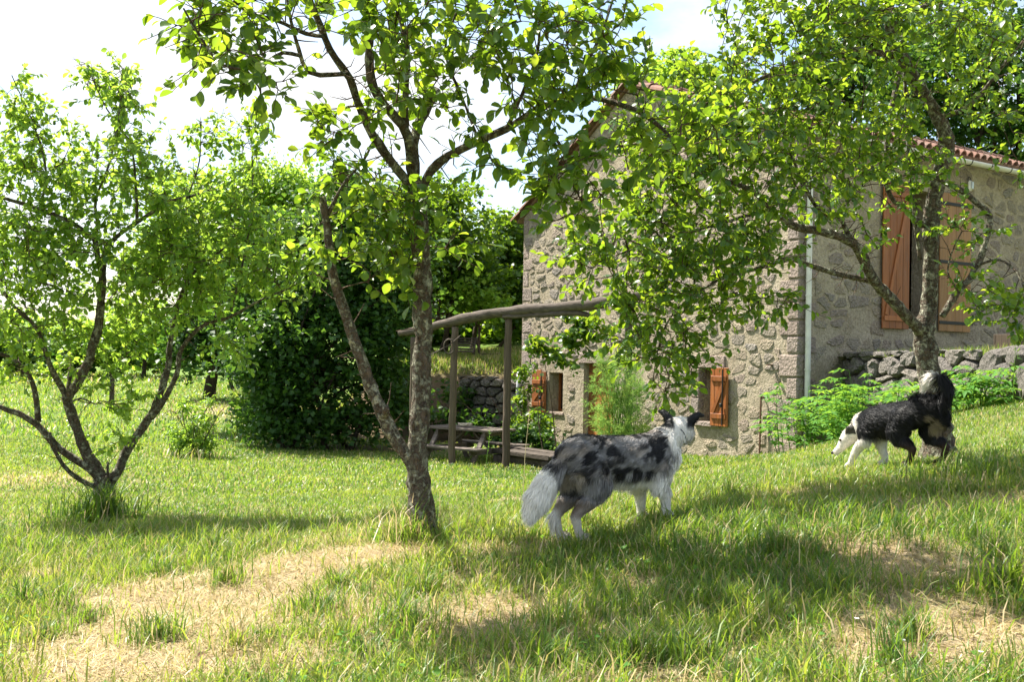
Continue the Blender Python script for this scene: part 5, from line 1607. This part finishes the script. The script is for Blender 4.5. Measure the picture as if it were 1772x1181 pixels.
def col1(p):
    x, y, z = p[:, 0], p[:, 1], p[:, 2]
    n = p.shape[0]
    white = np.array([.86, .83, .78]); black = np.array([.014, .014, .016]); grey = np.array([.185, .18, .182]); tan = np.array([.36, .27, .18])
    a = vn3(p, 19, 5) * .7 + vn3(p, 40, 8) * .3; b = vn3(p, 34, 9); e = vn3(p, 70, 2)
    g = (grey[None] * (.45 + 1.25 * b)[:, None] * (.65 + .7 * e)[:, None])
    g = g * (1 + (tan / grey * .28 - .18)[None] * sm(.5, .72, vn3(p, 20, 40))[:, None])
    m = sm(.52, .64, a) * .88
    c = g * (1 - m[:, None]) + black * m[:, None]
    def patch(cx, cz, rx, rz, side=-1):
        d = ((x - cx) / rx) ** 2 + ((z - cz) / rz) ** 2 + (b - .5) * 2.6 + (a - .5) * 1.5
        return sm(1.25, .6, d) * (y * side > -.05)
    for pt in ((.22, .45, .09, .075), (-.05, .335, .09, .032), (.03, .31, .05, .045), (-.20, .50, .06, .03), (-.28, .40, .04, .05), (.10, .40, .05, .03), (-.12, .44, .05, .03), (.13, .31, .04, .03)):
        k = patch(*pt)[:, None]; c = c * (1 - k) + black * k
    w = np.zeros(n)
    neck = sm(.30, .335, x + .35 * (z - .42) + (b - .5) * .05) * (z < .62)
    w = np.maximum(w, neck)
    w = np.maximum(w, sm(.315, .27, z - .05 * (x - .1) + (b - .5) * .06) * (x > -.14))          # belly, chest and forelegs
    w = np.maximum(w, sm(.24, .29, x + (.36 - z) * .5) * (z < .40))
    w = np.maximum(w, sm(.13, .09, z) * .9)                                                     # feet
    tail = sm(-.43, -.47, x + (z - .30) * .35)
    w = np.maximum(w, tail)
    c = c * (1 - w[:, None]) + white * w[:, None] * (.86 + .2 * e)[:, None]
    bt = sm(.35, .1, ((x + .35) / .06) ** 2 + ((z - .30) / .09) ** 2) * .6
    c = c * (1 - bt[:, None]) + np.array([.44, .38, .31]) * bt[:, None]
    hl = (x < -.2) * (z < .2) * .35 * (1 - tail)
    c = c * (1 - hl[:, None]) + tan * 1.2 * hl[:, None]
    # head: white blaze on the nape, black sides and ears
    dh = p - hc1
    f = dh[:, 0] * math.cos(HT) + dh[:, 1] * math.sin(HT); l = -dh[:, 0] * math.sin(HT) + dh[:, 1] * math.cos(HT); u = dh[:, 2]
    inh = (np.linalg.norm(dh * np.array([1, 1, .9]), axis=1) < .20) & (u > -.05)
    sidek = sm(.028, .045, np.abs(l) + (b - .5) * .012) * sm(-.01, .03, u) * inh
    ear = (np.abs(l) > .06) * (u > .03) * inh
    k = np.maximum(sidek, ear)[:, None]
    c = c * (1 - k) + black * 1.4 * k
    return np.clip(c, 0, 1)
def flow1(p):
    f = np.tile(np.array([-1.0, 0, -.35]), (len(p), 1))
    low = p[:, 2] < .33
    f[low] = (-.35, 0, -1)
    tl = (p[:, 0] < -.40)
    f[tl] = (-.45, 0, -1.0)
    hd_ = np.linalg.norm(p - hc1, axis=1) < .13
    f[hd_] = (-.5, -.5, -.55)
    nk = (p[:, 0] > .30) & (p[:, 2] > .36) & ~hd_
    f[nk] = (-.45, -.1, -.9)
    return f
def len1(p):
    L = np.full(len(p), .036)
    L[p[:, 2] < .20] = .020
    L[p[:, 2] < .09] = .011
    L[(p[:, 0] < -.40)] = .075
    L[(p[:, 0] < -.2) & (p[:, 0] > -.42) & (p[:, 2] > .21)] = .05
    L[(p[:, 2] < .33) & (p[:, 2] > .22) & (np.abs(p[:, 0]) < .22)] = .055
    L[(p[:, 0] > .27) & (p[:, 2] > .28) & (p[:, 2] < .52)] = .072
    hd_ = np.linalg.norm(p - hc1, axis=1)
    L[hd_ < .17] = .02
    L[(hd_ < .2) & (p[:, 2] > hc1[2] + .07)] = .012
    L[(hd_ < .12) & (p[:, 2] < hc1[2])] = .035
    return L
def ext1(root, body):
    ball('nose', hp(.182, 0, -.022), .013, M['nose'], body)
    for s_ in (-1, 1): ball('eye', hp(.075, s_ * .033, .022), .011, M['eye'], body)
    mb = MB(); cc = np.array([.405, .012, .508]); ax = np.array([.72, .2, .62]); ax /= np.linalg.norm(ax)
    u = np.cross(ax, [0, 1, 0]); u /= np.linalg.norm(u); v = np.cross(ax, u)
    mb.tube([cc + (u * math.cos(t) + v * math.sin(t)) * .070 for t in np.linspace(0, 2 * math.pi, 26)], .0045, 6, False)
    mb.build('collar', M['collar'], root, True)
dog('dog', 'long haired grey merle dog with white tail and ruff standing in the grass', (mid1.x, mid1.y, gd1), hd1, ch1, col1, flow1, len1, 95000, 5, ext1, S1X, S1Y)

# ---- black and white dog
mid2 = P(1544, 812, 7.6); gd2 = g1(mid2.x, mid2.y); hd2 = math.atan2(.85, -.53)
h2 = np.array([math.cos(hd2), math.sin(hd2)])
def gl2(x, y):
    wx = mid2.x + x * h2[0] - y * h2[1]; wy = mid2.y + x * h2[1] + y * h2[0]
    return g1(wx, wy) - gd2
hc2 = np.array([.385, .015, .25]); HT2 = math.radians(38); HP2 = math.radians(-38)
def hp2(f, l, u):
    f2 = f * math.cos(HP2) - u * math.sin(HP2); u2 = f * math.sin(HP2) + u * math.cos(HP2)
    return tuple(hc2 + np.array([f2 * math.cos(HT2) - l * math.sin(HT2), f2 * math.sin(HT2) + l * math.cos(HT2), u2]))
q_fl, q_fr, q_rl, q_rr = (.33, .07), (.12, -.06), (-.17, .065), (-.36, -.06)
S2X = float(np.clip(.9 * (gl2(.3, 0) - gl2(-.3, 0)) / .6, -.2, .2)); S2Y = 0.0
zz2 = {k: gl2(*k) - S2X * k[0] for k in (q_fl, q_fr, q_rl, q_rr)}
def fore2(x, y, z0, sx):
    return [(sx, y * .75, .29, .075, .8), (sx - .01, y * .95, .22, .05, .9), (sx * .5 + x * .5, y, .15 + z0 * .5, .036, 1), (x - .01, y, .07 + z0, .027, 1), (x, y, .035 + z0, .028, 1), (x + .03, y, .022 + z0, .03, .95)]
ch2 = [[(-.33, 0, .42, .085, .9), (-.26, 0, .41, .115, .88), (-.12, 0, .39, .112, .85), (.04, 0, .36, .128, .8), (.17, 0, .34, .135, .78), (.26, 0, .33, .11, .8)],
       [(.22, 0, .35, .10, .85), (.31, .005, .30, .08, .9), tuple(hc2) + (.068, 1)],
       [tuple(hc2) + (.068, 1), hp2(.045, 0, -.008) + (.054, 1), hp2(.10, 0, -.025) + (.036, 1), hp2(.155, 0, -.03) + (.026, 1)],
       fore2(*q_fl, zz2[q_fl], .21), fore2(*q_fr, zz2[q_fr], .17), hindleg(*q_rl, zz2[q_rl]), hindleg(*q_rr, zz2[q_rr]),
       [(-.36, 0, .43, .045, 1), (-.43, 0, .49, .036, 1), (-.455, 0, .57, .034, 1), (-.42, .01, .635, .034, 1), (-.36, .02, .65, .03, 1), (-.32, .03, .61, .018, 1)],
       [hp2(-.012, .05, .04) + (.024, 1), hp2(-.03, .075, .06) + (.017, 1), hp2(-.05, .088, .045) + (.01, 1)],
       [hp2(-.012, -.05, .04) + (.024, 1), hp2(-.03, -.075, .06) + (.017, 1), hp2(-.05, -.088, .045) + (.01, 1)]]
def col2(p):
    x, y, z = p[:, 0], p[:, 1], p[:, 2]
    white = np.array([.86, .81, .74]); black = np.array([.010, .010, .011]); tan = np.array([.48, .38, .26]); brown = np.array([.05, .028, .018])
    b = vn3(p, 30, 9); e = vn3(p, 70, 2)
    c = np.tile(black, (len(p), 1)) * (.7 + .7 * e)[:, None]
    hl = (x < -.1) * (z < .21) * sm(.21, .12, z)
    c = c * (1 - hl[:, None]) + brown * hl[:, None]
    bt = sm(1, .4, ((x + .35) / .05) ** 2 + ((z - .30) / .09) ** 2 + (b - .5) * 3) * .5
    c = c * (1 - bt[:, None]) + tan * bt[:, None]
    w = sm(.255, .30, x - .1 * (z - .3) + (b - .5) * .05)
    w = np.maximum(w, sm(.235, .20, z + (b - .5) * .05) * (x > -.06))
    tip = (z > .57) * sm(-.40, -.375, x)
    w = np.maximum(w, tip)
    c = c * (1 - w[:, None]) + white * w[:, None] * (.85 + .25 * e)[:, None]
    dh = p - hc2
    l = np.abs(-dh[:, 0] * math.sin(HT2) + dh[:, 1] * math.cos(HT2))
    ear = (l > .056) * (np.linalg.norm(dh + np.array([.02, 0, -.03]), axis=1) < .10) * (dh[:, 2] > .012)
    c = c * (1 - .92 * ear[:, None])
    return np.clip(c, 0, 1)
def flow2(p):
    f = np.tile(np.array([-1.0, 0, -.45]), (len(p), 1))
    f[p[:, 2] < .28] = (-.35, 0, -1)
    t = (p[:, 2] > .50) | ((p[:, 0] < -.40) & (p[:, 2] > .40)); f[t] = (-.25, 0, -.7)
    t2 = (p[:, 2] > .57) & (p[:, 0] > -.41); f[t2] = (.75, 0, -.75)
    return f
def len2(p):
    L = np.full(len(p), .034)
    L[p[:, 2] < .18] = .02; L[p[:, 2] < .09] = .011
    L[(p[:, 2] > .50) | ((p[:, 0] < -.40) & (p[:, 2] > .38))] = .085
    L[(p[:, 0] < -.24) & (p[:, 2] > .2) & (p[:, 2] < .40)] = .06
    L[(p[:, 2] < .29) & (p[:, 2] > .18) & (np.abs(p[:, 0]) < .2)] = .045
    L[np.linalg.norm(p - hc2, axis=1) < .15] = .018
    return L
def ext2(root, body):
    ball('nose', hp2(.182, 0, -.02), .013, M['nose'], body)
    for s_ in (-1, 1): ball('eye', hp2(.075, s_ * .035, .022), .011, M['eye'], body)
dog('dog', 'black and white dog with raised bushy tail sniffing the ground by the trunk', (mid2.x, mid2.y, gd2), hd2, ch2, col2, flow2, len2, 60000, 6, ext2, S2X, S2Y)

# ================================================================== GRASS
def in_house(x, y):
    dx, dy = x - HO.x, y - HO.y
    lx = dx * math.cos(A_H) + dy * math.sin(A_H); ly = -dx * math.sin(A_H) + dy * math.cos(A_H)
    return (lx > -.02) & (ly > -.02)
def behind_wall(x, y):
    # inside the terrace: to the right of the retaining wall line
    r = np.zeros(x.shape, bool)
    for a, b in ((wa, wb_), (wb_, wc), (wc, wd_)):
        t = (y - a.y) / (b.y - a.y)
        xl = a.x + (b.x - a.x) * t
        r |= (t >= 0) & (t <= 1.0) & (x > xl - .06)
    return r | ((x > wd_.x) & (y < wa.y) & (y > 7.5))
def blades(name, n, ymin, ymax, h, wd, rg, tone, lean=.5, dens=None, seed_tuft=0.0, kind='grass', half=.56, terrace_=False):
    """n blades between two depths inside the view wedge (and a margin beside it)"""
    y = np.sqrt(rg.uniform(ymin ** 2, ymax ** 2, n)); x = rg.uniform(-half, half, n) * y
    if seed_tuft > 0:
        k = max(1, int(n / 26)); cx = rg.integers(0, k, n)
        ty = np.sqrt(rg.uniform(ymin ** 2, ymax ** 2, k)); tx = rg.uniform(-half, half, k) * ty
        x = tx[cx] + rg.normal(size=n) * seed_tuft; y = ty[cx] + rg.normal(size=n) * seed_tuft
        tv = rg.random(k)[cx]
    else: tv = rg.random(n)
    dr = dryness(x, y)
    keep = ~in_house(x, y) & ~behind_wall(x, y) & (y > 1.5) & (rg.random(n) > 1.1 * soilness(x, y))
    if dens is not None: keep &= rg.random(n) < dens(x, y, dr)
    x, y, dr, tv = x[keep], y[keep], dr[keep], tv[keep]
    n = len(x)
    z = gz(x, y) - .008
    H = h(rg, n, x, y, dr, tv)
    W_ = wd * rg.uniform(.6, 1.3, n)
    az = rg.uniform(0, 2 * math.pi, n)
    ln = lean * np.abs(rg.normal(size=n)) + (.08 if lean < 2 else 1.6)
    d = np.stack([np.cos(az) * ln, np.sin(az) * ln, np.ones(n)], 1); d /= np.linalg.norm(d, axis=1)[:, None]
    d2 = np.stack([np.cos(az) * (ln * 2.4 + .2), np.sin(az) * (ln * 2.4 + .2), np.ones(n) * .8], 1); d2 /= np.linalg.norm(d2, axis=1)[:, None]
    sa = az + math.pi / 2 + rg.normal(size=n) * .6
    s = np.stack([np.cos(sa), np.sin(sa), np.zeros(n)], 1)
    p = np.stack([x, y, z], 1)
    q1 = p + d * (H * .55)[:, None]; q2 = q1 + d2 * (H * .5)[:, None]
    w_ = W_[:, None]
    V = np.stack([p - s * w_ * .8, p + s * w_ * .8, q1 - s * w_, q1 + s * w_, q2], 1).reshape(-1, 3)
    loops = (np.arange(n)[:, None] * 5 + np.array([0, 1, 3, 2, 2, 3, 4])[None]).ravel()
    tn = np.clip(tone(rg, n, x, y, dr, tv), 0, 1)
    o = bigmesh(name, V, loops, np.tile([4, 3], n), M['grass'], None, attrs={'tone': np.repeat(tn, 5)})
    tag(o, kind='stuff')
    return o
rg = np.random.default_rng(500)
def tone_green(rg, n, x, y, dr, tv):
    big = fbm(x * .8, y * .8 + 40, 3)
    t = .02 + .62 * big + rg.normal(size=n) * .13 + (tv - .5) * .25
    dry = rg.random(n) < (.16 + .34 * dr)
    return np.where(dry, rg.uniform(.68, 1.0, n), np.clip(t, 0, .6))
gd = lambda x, y, dr: np.clip(1.15 - 1.0 * dr, .08, 1) * (.5 + .65 * sstep(.30, .55, fbm(x * 2.2 + 8, y * 2.2, 3)))
blades('lawn_grass', 90000, 1.9, 6.2, lambda rg, n, x, y, dr, tv: rg.uniform(.03, .105, n) * (1 - .35 * dr), .0021, rg, tone_green, .55, gd)
blades('tall_grass', 90000, 1.9, 7.5, lambda rg, n, x, y, dr, tv: (.05 + .12 * tv ** 2) * rg.uniform(.5, 1.2, n), .0026, rg, tone_green, .38, lambda x, y, dr: np.clip(1.1 - 1.2 * dr, .10, 1), .05)
blades('lawn_grass', 120000, 6.0, 11.5, lambda rg, n, x, y, dr, tv: rg.uniform(.025, .075, n), .0032, rg, tone_green, .55, gd)
blades('tall_grass', 26000, 7.0, 12.5, lambda rg, n, x, y, dr, tv: (.035 + .08 * tv ** 2) * rg.uniform(.5, 1.2, n), .0034, rg, tone_green, .4, lambda x, y, dr: np.clip(1.1 - dr, .1, 1), .07)
blades('lawn_grass', 120000, 11.0, 20.0, lambda rg, n, x, y, dr, tv: rg.uniform(.04, .10, n), .006, rg, tone_green, .6, None)
blades('meadow_grass', 70000, 20.0, 45.0, lambda rg, n, x, y, dr, tv: rg.uniform(.07, .22, n), .014, rg, tone_green, .6, lambda x, y, dr: np.where((x < -2.5), 1.0, .5))
blades('meadow_grass', 45000, 45.0, 85.0, lambda rg, n, x, y, dr, tv: rg.uniform(.15, .4, n), .035, rg, tone_green, .6, lambda x, y, dr: np.where((x < -2.5), 1.0, .0))
# flattened straw
tone_straw = lambda rg, n, x, y, dr, tv: rg.uniform(.74, 1.0, n)
blades('dry_straw', 120000, 1.9, 6.5, lambda rg, n, x, y, dr, tv: rg.uniform(.04, .15, n), .0017, rg, tone_straw, 3.0, lambda x, y, dr: np.clip(.12 + 1.1 * dr, 0, 1))
blades('dry_straw', 40000, 6.0, 11.0, lambda rg, n, x, y, dr, tv: rg.uniform(.05, .12, n), .0026, rg, tone_straw, 3.0, lambda x, y, dr: np.clip(.08 + .9 * dr, 0, 1))
def random_tufts(k):
    out = []
    for _ in range(k):
        yy = math.sqrt(rg.uniform(2.6 ** 2, 6.8 ** 2)); xx = rg.uniform(-.54, .54) * yy
        if rg.random() < float(dryness(np.array([xx]), np.array([yy]))[0]) * .8: continue
        n = int(rg.integers(50, 190)); rad = rg.uniform(.03, .10); hi = rg.uniform(.09, .21)
        a = rg.uniform(0, 6.283, n); r = np.abs(rg.normal(size=n)) * rad
        lo = rg.uniform(0, .25)
        out.append((xx + np.cos(a) * r, yy + np.sin(a) * r, rg.uniform(.04, hi, n), np.full(n, .0024), np.where(rg.random(n) < .15, rg.uniform(.7, 1, n), rg.uniform(lo, lo + .25, n)), .42))
    return out
# long tufts round the tree feet and in the foreground
def tuft(name, label_kind, px, py, rad, n, hmin, hmax, wd, tonef, lean=.45):
    g_ = G(px, py)
    a = rg.uniform(0, 6.283, n); r = np.abs(rg.normal(size=n)) * rad
    x = g_.x + np.cos(a) * r; y = g_.y + np.sin(a) * r
    return x, y, rg.uniform(hmin, hmax, n), np.full(n, wd), tonef(n), lean
def tufts(name, specs):
    Vs = []; Ls = []; T_ = []; b = 0
    for sp_ in specs:
        x, y, H, W_, tn, lean = sp_
        n = len(x); z = gz(x, y) - .01
        az = rg.uniform(0, 6.283, n); ln = lean * np.abs(rg.normal(size=n)) + .05
        d = np.stack([np.cos(az) * ln, np.sin(az) * ln, np.ones(n)], 1); d /= np.linalg.norm(d, axis=1)[:, None]
        d2 = np.stack([np.cos(az) * (ln * 2.2 + .25), np.sin(az) * (ln * 2.2 + .25), np.ones(n) * .6], 1); d2 /= np.linalg.norm(d2, axis=1)[:, None]
        s = np.stack([-np.sin(az), np.cos(az), np.zeros(n)], 1)
        p = np.stack([x, y, z], 1); q1 = p + d * (H * .6)[:, None]; q2 = q1 + d2 * (H * .5)[:, None]; w_ = W_[:, None]
        V = np.stack([p - s * w_, p + s * w_, q1 - s * w_ * .85, q1 + s * w_ * .85, q2], 1).reshape(-1, 3)
        Vs.append(V); Ls.append((b + np.arange(n)[:, None] * 5 + np.array([0, 1, 3, 2, 2, 3, 4])[None]).ravel()); T_.append(np.repeat(tn, 5)); b += n * 5
    o = bigmesh(name, np.vstack(Vs), np.concatenate(Ls), np.tile([4, 3], b // 5), M['grass'], None, attrs={'tone': np.concatenate(T_)})
    tag(o, kind='stuff')
tg = lambda a, b, dry=.1: (lambda n: np.where(rg.random(n) < dry, rg.uniform(.7, 1, n), rg.uniform(a, b, n)))
tufts('grass_tufts', [tuft('', '', 185, 900, .16, 420, .12, .42, .004, tg(.0, .3)), tuft('', '', 150, 905, .2, 200, .1, .4, .004, tg(.0, .35)),
                      tuft('', '', 715, 940, .10, 160, .1, .36, .003, tg(.1, .5, .45)), tuft('', '', 690, 930, .14, 90, .1, .3, .0028, tg(.3, .6, .6)), tuft('', '', 760, 945, .1, 60, .05, .2, .0026, tg(.1, .4)),
                      tuft('', '', 270, 1110, .10, 260, .06, .17, .0026, tg(.15, .5)), tuft('', '', 390, 1010, .09, 200, .06, .16, .0026, tg(.15, .5)), tuft('', '', 150, 1080, .08, 160, .05, .14, .0026, tg(.1, .45, .3)),
                      tuft('', '', 410, 1120, .08, 140, .05, .13, .0026, tg(.3, .6, .5)), tuft('', '', 1750, 1030, .10, 120, .12, .32, .0032, tg(.1, .5)), tuft('', '', 1180, 1150, .08, 70, .08, .22, .003, tg(.2, .5)), tuft('', '', 930, 1150, .1, 110, .08, .2, .003, tg(.2, .5)),
                      tuft('', '', 700, 1090, .16, 330, .06, .17, .0026, tg(.05, .4)), tuft('', '', 550, 1060, .12, 220, .06, .16, .0026, tg(.1, .45)), tuft('', '', 1340, 960, .3, 420, .06, .18, .003, tg(.0, .35)), tuft('', '', 1450, 900, .3, 380, .06, .2, .003, tg(.0, .4)), tuft('', '', 1700, 830, .35, 420, .08, .25, .0034, tg(.05, .45)),
                      tuft('', '', 330, 795, .35, 260, .08, .3, .008, tg(.2, .5, .4)), tuft('', '', 1000, 960, .25, 240, .05, .15, .0028, tg(.05, .4))] + random_tufts(150))
def clover():
    n = 5200
    y = np.sqrt(rg.uniform(2.2 ** 2, 7.5 ** 2, n)); x = rg.uniform(-.56, .56, n) * y
    k = (fbm(x * 1.3 + 60, y * 1.3, 3) > .50) & (dryness(x, y) < .5); x, y = x[k], y[k]; n = len(x)
    Ps = np.stack([x, y, gz(x, y) + rg.uniform(.01, .05, n)], 1)
    D = rg.normal(size=(n, 3)); D[:, 2] *= .25
    D, S, Nn = leaf_frames(D, rg, .8)
    o = leaves_obj('ground_cover', Ps, D, S, Nn, rg.uniform(.012, .034, n), rg.uniform(1.0, 1.6, n), M['elder_leaf'], None, LT_F, rg)
    tag(o, kind='stuff')
clover()
# broad leaves and a dead leaf in the grass
for k, (px, py, l, rot, mm, lab) in enumerate([(1535, 1102, .06, .4, 'elder_leaf', 'broad green plantain leaf lying in the dry foreground grass'), (340, 1155, .05, 1.2, 'rust', 'curled reddish dead leaf on the bare straw'), (1685, 985, .03, 2.0, 'elder_leaf', 'small round green leaf in straw before the tall right tuft')]):
    g_ = G(px, py)
    V = LT_N[0] * np.array([l, l * .9, l]); o = mesh('fallen_leaf', V, LT_N[1], M[mm]); o.location = (g_.x, g_.y, g_.z + .035); o.rotation_euler = (.35, -.15, rot); tag(o, lab, 'leaf')
# daisies
for k, (px, py) in enumerate([(1480, 1103), (1560, 1143), (1695, 1165)]):
    g_ = G(px, py); root = empty('daisy', (g_.x, g_.y, g_.z)); tag(root, 'tiny white daisy in the dry foreground grass', 'flower', 'daisies in the foreground grass')
    mb = MB(); mb.tube([(0, 0, -.01), (.004, 0, .06)], .0012, 4, False); mb.build('stem', M['fennel'], root)
    V = [(.004, 0, .061)]; F = []
    for i in range(10):
        a = i * .628; V += [(.004 + math.cos(a - .2) * .009, math.sin(a - .2) * .009, .063), (.004 + math.cos(a + .2) * .009, math.sin(a + .2) * .009, .063)]; F.append((0, 1 + 2 * i, 2 + 2 * i))
    mesh('petals', V, F, M['white'], root)
# grass on the terrace and the bank
def patch_grass(name, pts_fn, n, h, wd, tone_):
    x, y, z = pts_fn(n); n = len(x)
    az = rg.uniform(0, 6.283, n); ln = .5 * np.abs(rg.normal(size=n)) + .05
    H = rg.uniform(h[0], h[1], n)
    d = np.stack([np.cos(az) * ln, np.sin(az) * ln, np.ones(n)], 1); s = np.stack([-np.sin(az), np.cos(az), np.zeros(n)], 1) * wd
    p = np.stack([x, y, z], 1); q = p + d * H[:, None]
    V = np.stack([p - s, p + s, q], 1).reshape(-1, 3)
    o = bigmesh(name, V, np.arange(n * 3), np.full(n, 3), M['grass'], None, attrs={'tone': np.repeat(tone_(n), 3)}); tag(o, kind='stuff')
def terr(n):
    t = rg.random(n); y = 11 + 5.8 * t; x = 3.8 + rg.random(n) * 5
    k = behind_wall(x, y) & ~in_house(x, y); x, y = x[k], y[k]
    return x, y, np.full(len(x), TZ - .05) + (fbm(x * 1.5, y * 1.5) - .5) * .15
patch_grass('terrace_grass', terr, 16000, (.04, .16), .006, tg(.1, .5, .2))
def bankp(n):
    x = rg.uniform(-5, .6, n); y = rg.uniform(26.2, 30, n)
    return x, y, gz(x, y)
patch_grass('bank_grass', bankp, 16000, (.04, .16), .012, tg(.2, .6, .35))
